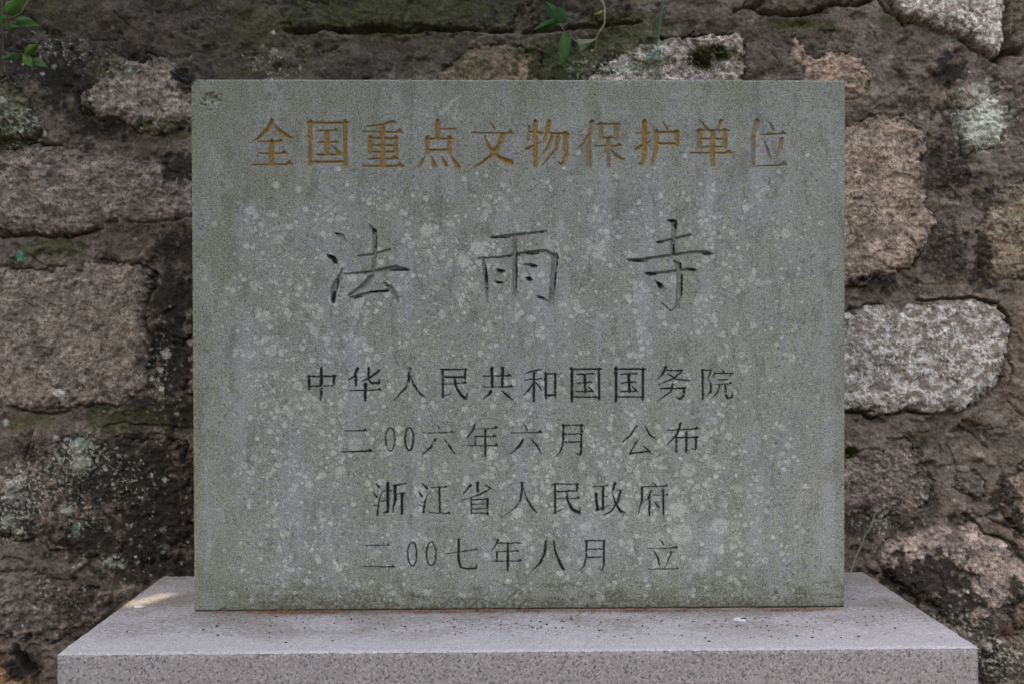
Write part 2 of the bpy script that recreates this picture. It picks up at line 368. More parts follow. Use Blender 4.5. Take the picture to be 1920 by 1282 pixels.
# ------------------------------------------------------------------ inscription: strokes read in magnified views (origin, scale)
# points "x,y,w" = centre line and width; H = thin horizontal with a triangular end; L = plain bar of given width; O = oval
BLK = {'A': (440, 200, 3.4286), 'B': (960, 200, 3.4286), 'C': (580, 390, 3.6923), 'D': (1000, 390, 3.6923),
       'E': (560, 670, 4.5714), 'F': (960, 670, 4.3636), 'G': (660, 880, 5.647), 'H': (960, 880, 5.647)}
GUO2 = "852,85,26 852,355,24|838,93,16 1090,93,16|1072,90,24 1072,345,20|855,322,14 1078,322,14|888,135,12 1022,130,14|955,140,26 962,280,24|897,208,14 1010,198,14|888,278,12 1025,275,14|985,235,8 1015,268,18"
CHARS = [
 # first line, ochre paint
 ('A', 'gold', 1.00, "240,92,30 215,145,34 165,195,26 108,232,6|250,115,10 285,155,26 330,190,34 375,206,10|H160,228 312,228 18|238,228,36 238,375,36|H155,303 340,305 18|H110,377 375,374 18"),
 ('A', 'gold', 1.00, "485,98,30 485,375,30|710,98,32 712,380,30|470,107,18 728,107,18|490,360,18 715,357,18|H530,157 665,157 18|592,165,34 592,315,34|H538,232 660,232 18|530,312,16 680,312,18|625,250,8 668,302,34"),
 ('A', 'gold', 1.00, "850,130,8 960,118,18 1018,98,22 1042,108,10|H822,163 1085,168 18|952,140,34 952,385,34|872,200,32 872,298,32|1035,200,32 1035,300,30|870,207,18 1045,207,18|885,252,16 1030,252,16|870,295,16 1045,293,16|H858,338 1055,338 18|H822,385 1088,385 20"),
 ('A', 'gold', 1.00, "1305,97,34 1303,210,34|H1320,147 1425,147 18|1238,202,32 1238,300,30|1382,202,34 1382,300,32|1230,210,18 1402,210,18|1245,282,18 1390,282,18|1222,325,8 1200,365,26 1178,390,10|1265,325,12 1285,382,34|1330,322,10 1360,380,28|1395,325,14 1435,388,34"),
 ('A', 'gold', .99, "1642,98,8 1668,140,22|H1522,170 1795,175 18|1722,182,36 1700,250,32 1655,315,28 1590,365,22 1535,395,8|1605,190,12 1640,270,28 1700,330,34 1775,365,42"),
 ('B', 'gold', .97, "112,130,16 103,215,18|108,165,18 195,172,16|150,97,32 150,380,32|95,275,26 190,232,8|238,102,30 225,165,28 205,225,14|240,175,20 365,180,20|345,176,34 345,320,34 325,375,26 295,357,10|258,195,26 235,260,24 190,315,10|300,195,24 285,275,22 195,380,8"),
 ('B', 'gold', .50, "515,100,34 505,180,26 470,230,26 425,268,8|495,195,36 497,385,32|550,115,16 690,115,18|572,115,30 575,208,30|670,117,32 670,215,32|580,203,16 675,203,16|H535,257 710,255 18|620,210,32 620,385,28|600,285,10 560,345,6|630,275,12 670,320,30 718,345,14"),
 ('B', 'gold', .82, "852,98,34 850,330,34 840,375,24 808,365,8|H797,173 895,173 16|800,275,30 890,225,8|970,98,8 1000,150,20|922,167,18 1072,167,18|1060,165,34 1060,250,32|930,240,18 1065,240,18|930,162,30 930,260,28 900,370,20"),
 ('B', 'gold', .62, "1210,92,12 1255,150,28|1345,94,26 1325,150,18|1192,157,18 1388,157,18|1207,155,30 1207,265,30|1370,155,32 1370,265,30|1215,210,16 1365,210,16|1210,262,16 1370,260,16|H1145,300 1420,302 18|1290,165,34 1290,380,30"),
 ('B', 'gold', .40, "1575,95,36 1560,160,28 1540,205,12|1550,195,34 1552,385,28|1650,98,8 1680,150,24|H1597,182 1760,178 18|1618,218,10 1650,300,26 1660,340,10|1735,210,26 1720,280,24 1700,335,8|H1580,385 1770,378 18"),
 # temple name, mostly bare
 ('C', 'black', .10, "175,172,10 225,197,34 252,238,10|122,325,12 165,350,34 198,395,16|232,415,8 205,490,40 170,560,50 165,645,26|415,122,14 452,160,34 455,300,28 442,440,32|338,335,14 430,327,22 555,292,24|242,460,14 430,445,28 600,415,40 690,430,16|435,470,30 380,540,44 275,608,26|290,622,28 420,590,24 545,574,20|515,520,18 570,560,34 602,615,34 612,660,8"),
 ('C', 'black', .16, "1255,205,14 1400,195,30 1640,165,18|1422,205,32 1424,440,34 1420,608,24|1205,360,18 1222,480,34 1232,628,18|1170,350,16 1330,345,22 1500,312,30 1640,302,30 1718,345,22|1700,330,44 1692,450,44 1678,600,40 1665,675,14|1668,660,12 1620,630,26 1565,605,8|1295,430,16 1325,437,26 1360,442,10|1285,510,14 1318,517,24 1345,520,8|1490,395,14 1540,400,30 1572,405,14|1500,485,14 1525,492,30 1545,500,10"),
 ('D', 'black', .14, "930,82,10 975,102,40 972,220,38 957,345,32|858,240,14 980,217,28 1085,190,22|655,358,16 730,366,30 900,340,30 1100,312,32 1200,312,34 1242,322,12|975,368,16 1005,395,42 1012,500,44 1010,600,44 998,690,34|985,690,16 955,718,14 890,658,8|778,452,16 830,460,30 950,445,26 1080,427,26 1130,432,12|845,508,12 880,540,34 912,565,12"),
 # state council line
 ('E', 'black', .55, "90,157,28 88,270,22|75,162,14 318,158,18|300,157,26 300,245,22|95,245,16 305,243,16|195,90,28 193,300,28 187,365,14"),
 ('E', 'black', .85, "505,95,28 475,160,20 422,195,10|490,160,26 490,238,20|690,112,22 620,165,20 540,205,10|602,90,26 598,190,16 630,220,22 690,217,22 698,180,10|H430,283 710,275 16|572,230,34 570,365,24"),
 ('E', 'black', .50, "930,93,10 972,93,10|950,93,28 945,190,26 920,250,22 820,365,8|960,150,8 985,230,22 1035,305,24 1095,345,10"),
 ('E', 'black', .70, "1218,102,14 1440,102,16|1428,100,24 1425,175,22|1240,165,18 1430,168,18|1235,105,22 1235,335,22|H1245,225 1445,218 14|1335,175,20 1345,240,22 1390,320,26 1435,355,22 1450,300,10|1225,335,16 1310,308,8"),
 ('E', 'black', .75, "H1580,157 1825,155 16|1655,87,28 1660,250,24|1750,87,26 1745,250,24|H1575,250 1840,250 14|1650,290,28 1620,325,24 1578,362,8|1740,285,10 1790,325,26 1830,360,10"),
 ('F', 'black', .85, "105,128,8 165,110,16 235,97,14|105,182,10 245,172,12|180,125,22 178,355,20|172,210,12 135,270,18 90,308,8|185,195,8 215,225,16 240,262,12|275,127,24 278,330,20|265,132,14 368,132,14|352,130,22 355,325,16|280,310,20 350,305,18"),
 ('F', 'black', .75, "490,85,26 490,355,22|475,95,16 730,92,16|712,90,24 714,345,20|495,322,14 715,322,14|530,137,12 665,132,14|595,140,24 600,280,22|535,210,14 650,200,14|525,278,12 665,275,14|625,235,8 655,270,18"),
 ('F', 'black', .80, GUO2),
 ('F', 'black', .72, "1258,80,26 1235,130,22 1195,172,8|1262,105,14 1395,105,16|1395,105,16 1330,165,16 1200,220,8|1270,130,10 1350,180,14 1450,185,14|1215,253,14 1420,250,18|1410,245,22 1405,310,22 1375,340,18 1345,320,8|1315,215,18 1300,280,14 1195,348,8"),
 ('F', 'black', .66, "1560,100,22 1562,335,18|1550,103,12 1635,103,14|1630,105,16 1605,165,12 1630,220,16 1625,280,18 1605,300,12|1710,90,8 1735,120,16|1660,130,16 1645,160,10|1665,128,12 1805,130,14|1800,130,12 1775,158,8|1690,180,12 1765,178,12|H1650,220 1805,212 12|1700,225,16 1680,290,14 1630,335,6|1745,225,18 1748,300,18 1765,330,18 1800,325,16 1805,285,8"),
 # issue date
 ('E', 'black', .75, "H395,627 590,625 16|H368,807 630,800 20"),
 ('E', 'black', .50, "O785,698 40,100 15"),
 ('E', 'black', .80, "O948,695 36,98 18"),
 ('E', 'black', .50, "1185,575,8 1215,620,16|H1070,645 1335,643 14|1175,697,26 1140,760,22 1062,828,8|1248,700,8 1295,760,20 1335,820,12"),
 ('E', 'black', .75, "1510,570,18 1490,630,16 1440,685,8|H1505,610 1710,605 12|H1500,675 1695,675 16|1515,680,16 1515,750,16|H1445,755 1715,752 14|1600,620,20 1600,845,18"),
 ('F', 'black', .65, "100,545,8 125,590,14|H-13,615 250,612 14|90,675,22 55,730,20 -13,787,8|160,670,8 205,720,20 240,785,10"),
 ('F', 'black', .60, "420,550,20 420,690,18 395,770,14 360,808,6|410,555,14 580,552,14|568,550,22 565,790,18|560,795,14 520,780,8|430,627,14 565,625,14|430,692,14 560,690,14"),
 ('F', 'black', .68, "1020,555,14 975,630,18 905,688,10|1088,555,8 1125,630,20 1180,670,12|1040,665,12 1010,700,16 965,788,12|965,785,14 1130,765,14|1070,720,8 1110,750,16 1145,790,8"),
 ('F', 'black', .80, "H1275,593 1530,582 16|1380,540,22 1350,630,20 1270,710,8|1345,652,20 1345,762,20|1345,655,14 1520,652,16|1507,652,22 1505,745,18|1500,750,12 1470,742,8|1428,610,22 1425,770,18"),
 # provincial government line
 ('G', 'black', .92, "250,150,10 285,180,28|222,235,10 262,290,28|268,480,26 285,330,18 320,225,6|230,380,12 262,385,12|380,142,38 380,440,30 330,458,8|H315,228 430,220 16|310,335,14 400,315,12|440,172,24 580,140,10|455,172,40 458,320,34 430,445,12|H470,258 570,245 18|530,250,34 528,465,32"),
 ('G', 'black', .78, "735,140,8 790,195,30|705,230,10 740,280,28|755,450,24 775,330,18 810,235,6|705,365,8 750,390,14|H835,188 1010,182 18|925,195,26 930,455,26|H815,458 1045,462 18"),
 ('G', 'black', .68, "1330,142,36 1330,228,30|1255,165,26 1175,260,8|1410,160,10 1470,200,22|1470,195,14 1370,255,20 1250,300,14 1150,325,6|1262,300,18 1265,465,16|1258,318,16 1445,312,16|1435,310,28 1432,470,24|1270,365,14 1430,362,14|1275,415,14 1430,410,14|1275,460,14 1435,458,14"),
 ('G', 'black', .60, "1770,135,10 1825,135,10|1800,137,24 1805,190,26 1785,320,24 1730,400,18 1622,480,6|1815,190,8 1855,320,22 1925,425,24 1965,460,10"),
 ('H', 'black', .90, "428,152,16 705,152,16|690,150,24 690,225,22|455,232,18 690,225,18|455,152,26 458,460,22|H470,305 720,302 16|580,240,18 590,330,24 640,420,40 715,460,34 725,400,8|445,460,18 560,410,6"),
 ('H', 'black', .85, "H855,178 1020,172 16|965,190,28 962,425,30|890,250,30 905,425,28|H968,287 1015,280 16|895,430,28 1030,375,8|1090,142,30 1075,200,22 1062,240,10|H1085,220 1180,212 14|1150,230,28 1120,340,26 1050,440,18 950,490,6|1060,240,10 1095,350,24 1150,440,34 1200,455,14"),
 ('H', 'black', .85, "1480,135,10 1525,160,18|H1365,183 1655,172 18|1375,187,24 1378,320,24 1335,465,8|1475,220,22 1440,300,16 1385,350,6|1455,275,26 1455,480,24|H1490,268 1660,268 14|1600,215,24 1605,470,22|1500,325,10 1550,395,24"),
 # erection date
 ('G', 'black', .72, "H150,803 400,798 18|H110,1025 455,1028 20"),
 ('G', 'black', .75, "O638,893 48,124 18"),
 ('G', 'black', .80, "O838,890 50,125 18"),
 ('G', 'black', .85, "1110,735,10 1148,735,10|H990,890 1330,845 16|1130,737,26 1128,960,30 1155,1035,26 1220,1048,22 1310,1045,24 1322,995,8"),
 ('G', 'black', .82, "1545,742,22 1520,800,18 1470,865,8|1540,778,14 1790,775,14|H1535,865 1770,862 16|1535,875,22 1535,965,22|H1480,968 1800,965 18|1652,790,26 1650,1060,28"),
 ('H', 'black', .70, "360,760,26 345,890,30 290,1000,28 210,1070,8|440,750,16 460,870,22 510,990,32 540,1050,36"),
 ('H', 'black', .78, "790,757,28 788,920,22 765,1020,16 695,1085,6|770,752,16 985,750,16|972,750,26 975,1000,24 955,1075,14|945,1060,12 910,1040,6|810,842,16 955,840,16|800,928,16 960,925,16"),
 ('H', 'black', .60, "1565,735,8 1605,795,20|H1440,832 1755,828 16|1500,865,10 1550,940,24 1560,1010,14|1690,872,20 1660,950,16 1615,1040,8|1670,870,10 1720,870,8|H1435,1052 1770,1050 16"),
]
LINE_OF = [0]*10 + [1]*3 + [2]*10 + [3]*9 + [4]*7 + [5]*8

SY = 0.0
c_tl, c_tr, c_bl, c_br = at(360, 150, SY), at(1586, 150.5, SY), at(362.5, 1144, SY), at(1583, 1139, SY)
SX0, SX1 = float((c_tl[0]+c_bl[0])/2), float((c_tr[0]+c_br[0])/2)
SZ1, SZ0 = float((c_tl[2]+c_tr[2])/2), PZ + 0.0012
STH = 0.15
def build_tablet():
    step = 0.00118
    nx = int((SX1-SX0)/step)+1; nz = int((SZ1-SZ0)/step)+1
    xs = np.linspace(SX0, SX1, nx); zs = np.linspace(SZ1, SZ0, nz)
    X, Z = np.meshgrid(xs, zs)
    # chipped upper left corner
    cut = .0125; s = (X-SX0) + (SZ1-Z); k = np.clip(cut - s, 0, None)/2
    X = X + k; Z = Z - k
    U, Vv = to_px(X, np.full_like(X, SY), Z)
    uc, vr = U[nz//2, :], Vv[:, nx//2]
    def win(x0, x1, y0, y1, m=14):
        a, b = np.searchsorted(uc, [x0-m, x1+m]); c, d = np.searchsorted(vr, [y0-m, y1+m])
        return slice(max(c, 0), min(d, nz)), slice(max(a, 0), min(b, nx))
    jit_u = fbm(U/7, Vv/7, 3, 61)*1.1; jit_v = fbm(U/7, Vv/7, 3, 62)*1.1       # chisel wobble
    sdist = np.full(X.shape, -99.0)          # positive inside a cut
    cid = np.full(X.shape, -1, np.int32)
    gold = np.zeros(X.shape); black = np.zeros(X.shape)
    pn = fbm(U/13, Vv/13, 3, 71)*.75 + fbm(U/4, Vv/4, 2, 72)*.35
    lr = (gnoise(U/60, Vv/60, 73))
    for ci, (blk, paint, lvl, txt) in enumerate(CHARS):
        ox, oy, k = BLK[blk]
        shapes = []
        for s_ in txt.split('|'):
            if s_[0] == 'H':
                a, b, w = s_[1:].split(' '); x0, y0 = map(float, a.split(',')); x1, y1 = map(float, b.split(',')); w = float(w)
                shapes.append(('l', [(x0, y0), (x1-6, y1)], [w*.68, w*.85]))
                e = min(52, (x1-x0)*.26) if blk in 'AB' else min(44, (x1-x0)*.22)
                shapes.append(('p', [(x1-e, y1), (x1-e*.42, y1-e*.55), (x1+2, y1+w*.2), (x1-e*.3, y1+w*.5)], None))
            elif s_[0] == 'O':
                a, b, w = s_[1:].split(' '); x0, y0 = map(float, a.split(',')); rx, ry = map(float, b.split(','))
                pts = [(x0+rx*math.cos(t), y0+ry*math.sin(t)) for t in np.linspace(0, 2*math.pi, 37)]
                shapes.append(('l', pts, [float(w)*(.75+.25*abs(math.cos(t))) for t in np.linspace(0, 2*math.pi, 37)]))
            else:
                p = [tuple(map(float, q.split(','))) for q in s_.split(' ')]
                shapes.append(('l', [q[:2] for q in p], [q[2] for q in p]))
        for kind, pts, ws in shapes:
            P = [(ox+x/k, oy+y/k) for x, y in pts]; px = [p[0] for p in P]; py = [p[1] for p in P]
            sl = win(min(px), max(px), min(py), max(py))
            u, v = U[sl]+jit_u[sl], Vv[sl]+jit_v[sl]
            d = -line_d(u, v, P, [w/k*(.93 if ci < 10 else .98) for w in ws]) if kind == 'l' else poly_sd(u, v, P)
            better = d > sdist[sl]
            sdist[sl] = np.where(better, d, sdist[sl])
            inside = d > -0.55
            cid[sl] = np.where(inside & better, ci, cid[sl])
        # paint left in this character
        m = cid == ci
        if paint == 'black' and ci > 12: lvl = min(1, lvl+.10)
        thr = np.interp(lvl, [0, 1], [.62, -.75])
        keep = smooth01(thr-.10, thr+.10, pn[m])*smooth01(-.05, .5, sdist[m])
        if paint == 'gold': gold[m] = keep
        else: black[m] = keep
    # black paint that survives in the temple name, as patches
    for (b, x, y, rx, ry) in [('C', 455, 155, 24, 14), ('C', 160, 355, 44, 40), ('C', 168, 620, 18, 46), ('C', 468, 240, 8, 60), ('C', 620, 430, 70, 12), ('C', 345, 622, 40, 14),
                              ('C', 480, 577, 70, 9), ('C', 1320, 208, 70, 9), ('C', 1438, 440, 9, 170), ('C', 1228, 450, 12, 80), ('C', 1545, 318, 55, 9), ('C', 1325, 437, 30, 12),
                              ('C', 1318, 517, 24, 10), ('C', 1550, 402, 26, 12), ('C', 1525, 492, 24, 16), ('C', 1720, 380, 6, 60), ('C', 1705, 520, 6, 70), ('C', 1600, 622, 34, 8), ('C', 190, 180, 16, 8), ('C', 195, 545, 6, 50),
                              ('D', 990, 120, 14, 30), ('D', 965, 90, 30, 10), ('D', 720, 368, 75, 11), ('D', 1205, 320, 34, 11), ('D', 815, 458, 44, 12), ('D', 1098, 430, 26, 13), ('D', 870, 535, 22, 30), ('D', 1022, 400, 8, 26),
                              ('D', 880, 240, 30, 7), ('D', 930, 665, 40, 8), ('D', 1030, 540, 6, 90), ('D', 975, 290, 7, 40)]:
        ox, oy, k = BLK[b]; cx, cy, rx, ry = ox+x/k, oy+y/k, max(rx/k, 2.2), max(ry/k, 2.2)
        sl = win(cx-rx, cx+rx, cy-ry, cy+ry)
        e = np.hypot((U[sl]-cx)/rx, (Vv[sl]-cy)/ry) + pn[sl]*.5
        black[sl] = np.maximum(black[sl], smooth01(1.1, .85, e)*(cid[sl] >= 0))
    # relief: rounded V cut (px ~ mm)
    big = np.isin(cid, [10, 11, 12])
    ins = np.clip(sdist, 0, None)
    depth = np.where(big, 9.0*(1-np.exp(-ins*3.0/9.0)), np.where(cid < 10, 7.0*(1-np.exp(-ins*3.0/7.0)), 5.0*(1-np.exp(-ins*2.6/5.0))))
    depth *= 1 + .18*fbm(U/5, Vv/5, 2, 77)
    edge = np.minimum(np.minimum(X-SX0, SX1-X), np.minimum(SZ1-Z, Z-SZ0))*1000
    edge = edge + fbm(U/11, Vv/11, 3, 81)*1.3 - 4.5*smooth01(.28, .6, fbm(U/17, Vv/17, 3, 86))
    arris = np.clip(3.2-np.maximum(edge, 0), 0, None)**2/3.2*.8
    rough = fbm(U/3.2, Vv/3.2, 2, 82)*.32 + fbm(U/45, Vv/45, 3, 83)*.5
    # old chisel hole in the upper left corner
    hd = np.hypot((U-397)/17, (Vv-193)/19) + fbm(U/8, Vv/8, 3, 84)*.55
    hole = smooth01(1.15, .55, hd); hrough = ridged(U/8, Vv/8, 3, 85)
    Yd = depth + arris + rough*(1-.4*(cid >= 0)) + hole*(4.5 + 4*hrough)
    Y = SY + Yd/1000
    # ---- growths and stains (shape of their own)
    lich = np.zeros(X.shape); mould = np.zeros(X.shape)
    dens = (.22 + 1.0*np.exp(-((U-560)/110)**2-((Vv-760)/300)**2) + .8*np.exp(-((U-800)/190)**2-((Vv-470)/150)**2) + .75*np.exp(-((U-1230)/220)**2-((Vv-470)/130)**2)
            + .75*np.exp(-((U-1250)/230)**2-((Vv-930)/130)**2) + .45*np.exp(-((U-950)/330)**2-((Vv-850)/260)**2))
    dens *= smooth01(365, 500, U)*(.12+.88*smooth01(1560, 1430, U))*(.06+.94*smooth01(280, 420, Vv))
    dens *= .16 + 1.25*smooth01(-.2, .4, fbm(U/50, Vv/50, 4, 91, .6))
    rr, n_ = random.Random(5), 0
    def disc(arr, cx, cy, r, val, ring=False, soft=.14):
        sl = win(cx-r, cx+r, cy-r, cy+r, 6)
        if sl[0].start >= sl[0].stop or sl[1].start >= sl[1].stop: return
        wob = gnoise(U[sl]/4+cx, Vv[sl]/4, 93)*.30 + gnoise(U[sl]/1.9+cx, Vv[sl]/1.9, 94)*.26
        d = np.hypot(U[sl]-cx, Vv[sl]-cy)/r + wob
        m_ = smooth01(1+soft, 1-soft, d)*(.85+.4*gnoise(U[sl]/2.2, Vv[sl]/2.2, 100))
        if ring: m_ = m_*(.45+.55*smooth01(.35, .75, d))
        arr[sl] = np.maximum(arr[sl], m_*val)
    dn_s = dens[::4, ::4]
    while n_ < 5200:
        x, y = rr.uniform(380, 1575), rr.uniform(165, 1125)
        i, j = min(int(np.searchsorted(vr, y))//4, dn_s.shape[0]-1), min(int(np.searchsorted(uc, x))//4, dn_s.shape[1]-1)
        if rr.random() > dn_s[i, j]: 
            n_ += .12; continue
        q = rr.random(); r = 1.1+rr.expovariate(1/1.25) if q < .90 else rr.uniform(3.2, 6.2)
        disc(lich, x, y, min(r, 10), rr.uniform(.35, 1.0) if r < 5 else rr.uniform(.35, .8), ring=r > 5 and rr.random() < .5)
        n_ += 1
    for x, y, r in [(590, 768, 17), (500, 595, 9), (640, 665, 10), (800, 432, 12), (868, 490, 11), (895, 465, 13), (995, 598, 7), (905, 590, 6), (577, 745, 9), (640, 758, 7), (1172, 948, 12), (1270, 955, 14), (1290, 880, 13),
                    (1280, 1000, 18), (1240, 1010, 15), (970, 960, 10), (945, 1008, 8), (780, 960, 9), (667, 832, 12), (436, 1112, 6), (577, 1090, 7), (1395, 690, 8), (1378, 620, 7), (1338, 600, 8), (1425, 915, 6), (1330, 905, 9), (1350, 985, 14),
                    (660, 520, 9), (470, 395, 8), (480, 405, 6), (560, 355, 6), (1050, 430, 8), (1110, 408, 9), (635, 410, 6), (1195, 560, 9), (1240, 590, 8), (785, 920, 10), (690, 905, 6), (700, 990, 8), (1165, 985, 9), (1100, 985, 9), (1240, 1060, 16), (1310, 1060, 14)]:
        disc(lich, x, y, r, rr.uniform(.4, .75), ring=rr.random() < .45)
    # lichen crust films where it is thickest
    film = smooth01(.22, .6, fbm(U/26, Vv/26, 4, 95))*np.clip(dens-.2, 0, 1)*.6
    lich = np.maximum(lich, film*smooth01(-.05, .25, fbm(U/5, Vv/5, 3, 96)))
    lich *= np.where(cid >= 0, .15, 1)
    # pale scratches above the first line
    for pts, w in (([(859, 188), (856, 205), (852, 226)], 2.2), ([(862, 180), (850, 188), (838, 203), (824, 215)], 4.0), ([(820, 195), (826, 214)], 3.0)):
        d = line_d(U, Vv, pts) + fbm(U/4, Vv/4, 2, 97)*1.6
        lich = np.maximum(lich, smooth01(w, w*.3, d)*.34)
    for i in range(420):                                       # dark pits and spores
        x, y = rr.uniform(368, 1578), rr.uniform(158, 1135)
        disc(mould, x, y, rr.choice([1.2, 1.5, 1.8, 2.2, 2.8]), rr.uniform(.25, .75))
    for x, y, r, a in [(1038, 770, 6, .55), (1347, 437, 5, .6), (1388, 556, 9, .35), (1396, 545, 8, .25), (1460, 590, 6, .4), (432, 725, 4, .6), (448, 1045, 5, .4), (1165, 662, 7, .3), (1345, 827, 5, .6), (415, 345, 5, .4), (1330, 605, 7, .4)]:
        disc(mould, x, y, r, a)
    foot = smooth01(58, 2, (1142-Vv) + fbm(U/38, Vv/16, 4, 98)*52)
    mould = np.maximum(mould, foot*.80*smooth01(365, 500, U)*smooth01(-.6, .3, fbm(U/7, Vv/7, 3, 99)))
    for x, y in [(1340, 1090), (1372, 1098), (1405, 1102), (1420, 1106), (1352, 1104), (1310, 1100), (1388, 1092), (1430, 1096), (635, 1098), (545, 1118), (615, 1105), (1260, 1120)]:
        disc(mould, x+rr.uniform(-6, 6), y+rr.uniform(-4, 4), rr.uniform(4, 8), rr.uniform(.35, .6), soft=.5)
    for x, r, a in ((1505, 16, .0), (1388, 5, .35), (1461, 3, .35)):           # run marks
        mould = np.maximum(mould, a*smooth01(1.2, .7, np.hypot((U-x)/r, (Vv-565)/18)+fbm(U/6, Vv/6, 3, 101)*.5))
    mould = np.maximum(mould, .30*smooth01(.15, .65, fbm(U/30, Vv/70, 4, 107) + .45*fbm(U/6, Vv/9, 3, 108)))
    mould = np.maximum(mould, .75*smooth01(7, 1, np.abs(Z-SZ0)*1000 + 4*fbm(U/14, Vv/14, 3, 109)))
    mould = np.maximum(mould, hole*smooth01(.45, -.2, hrough)*.8); lich = np.maximum(lich, hole*smooth01(.35, .7, hrough)*.9)
    big_n = fbm(U/95, Vv/150, 4, 102, .6); mid_n = fbm(U/20, Vv/34, 4, 103, .6)
    alg = .06 + smooth01(-.15, .5, big_n + .45*mid_n)*.38
    alg += smooth01(-.8, .7, big_n+.6*mid_n)*(.80*np.exp(-((U-440)/130)**2-((Vv-230)/190)**2) + .7*np.exp(-((Vv-165)/60)**2) + .5*np.exp(-((Vv-300)/80)**2)*smooth01(1500, 900, U))
    alg += smooth01(-.4, .4, big_n+.4*mid_n)*(.55*smooth01(1010, 1130, Vv) + .6*np.exp(-((U-400)/60)**2))
    alg += smooth01(.05, .5, fbm(U/16, Vv/120, 3, 104))*.45*np.exp(-((U-1515)/45)**2-((Vv-320)/150)**2)
    streak = fbm(U/26, Vv/330, 4, 106, .6)
    alg += smooth01(-.1, .6, streak)*.35*smooth01(-.5, .5, mid_n)
    alg += .35*smooth01(30, 0, edge)
    alg *= .75 + .5*fbm(U/6, Vv/6, 2, 105)
    alg = np.clip(alg*(1-.35*np.exp(-((U-1330)/160)**2-((Vv-640)/170)**2)), 0, .9)
    alg = np.where(cid >= 0, alg*.5, alg)
    N = nx*nz
    V = np.stack([X, Y, Z], -1).reshape(-1, 3)
    idx = np.arange(N).reshape(nz, nx)
    Q = np.stack([idx[:-1, :-1], idx[1:, :-1], idx[1:, 1:], idx[:-1, 1:]], -1).reshape(-1, 4)
    wash = smooth01(.0, .55, fbm(U/48, Vv/420, 4, 110, .6) + .3*mid_n)*smooth01(1130, 1000, Vv)*smooth01(230, 330, Vv)*.75
    attrs = {'wash': wash.ravel(), 'lichen': lich.ravel(), 'mould': np.clip(mould, 0, .9).ravel(), 'algae': alg.ravel(), 'gold': gold.ravel(), 'black': np.clip(black, 0, .97).ravel()}
    cf = cid.ravel(); q = cf[Q]; fid = np.where((q >= 0).sum(1) >= 2, q.max(1), -1)
    root = empty('inscribed_tablet', ((SX0+SX1)/2, SY+STH/2, SZ0))
    tag(root, 'upright grey granite tablet with carved Chinese inscription and pale lichen spots', 'stone tablet')
    # body: front face without the cut characters, sides, top and back
    sel = fid < 0
    loop = np.concatenate([idx[0, :-1], idx[:-1, -1], idx[-1, :0:-1], idx[:0:-1, 0]])
    back = V[loop].copy(); back[:, 1] = SY+STH
    nb = len(loop); bi = np.arange(nb)+N
    side = np.stack([loop, np.roll(loop, -1), np.roll(bi, -1), bi], -1)
    VV = np.concatenate([V, back]); QQ = np.concatenate([Q[sel], side])
    ids, inv = np.unique(QQ, return_inverse=True)
    at2 = {}
    for k_ in ('lichen', 'mould', 'algae', 'wash'):
        at2[k_] = np.concatenate([attrs[k_], attrs[k_][loop]])[ids]
    remap = np.full(len(VV), -1); remap[ids] = np.arange(len(ids))
    me = np_mesh('slab', VV[ids], inv.reshape(-1, 4), True, at2, extra=[remap[bi][::-1]])
    link('slab', me, MS, root)
    for ci in range(len(CHARS)):
        o = link('carved_character', submesh('carved_character', V, Q, fid == ci, attrs), MG, root)
        ln, lvl = LINE_OF[ci], CHARS[ci][2]
        if ln == 0: o['label'] = 'carved character with ochre paint in its grooves' if lvl > .9 else 'carved character with abraded patches of ochre paint'
        elif ln == 1: o['label'] = 'large brush style carved character, mostly bare stone'
        else: o['label'] = 'small carved character with flaking black paint'
build_tablet()

# ------------------------------------------------------------------ rubble wall
WY = 0.345                       # mean face of the stones
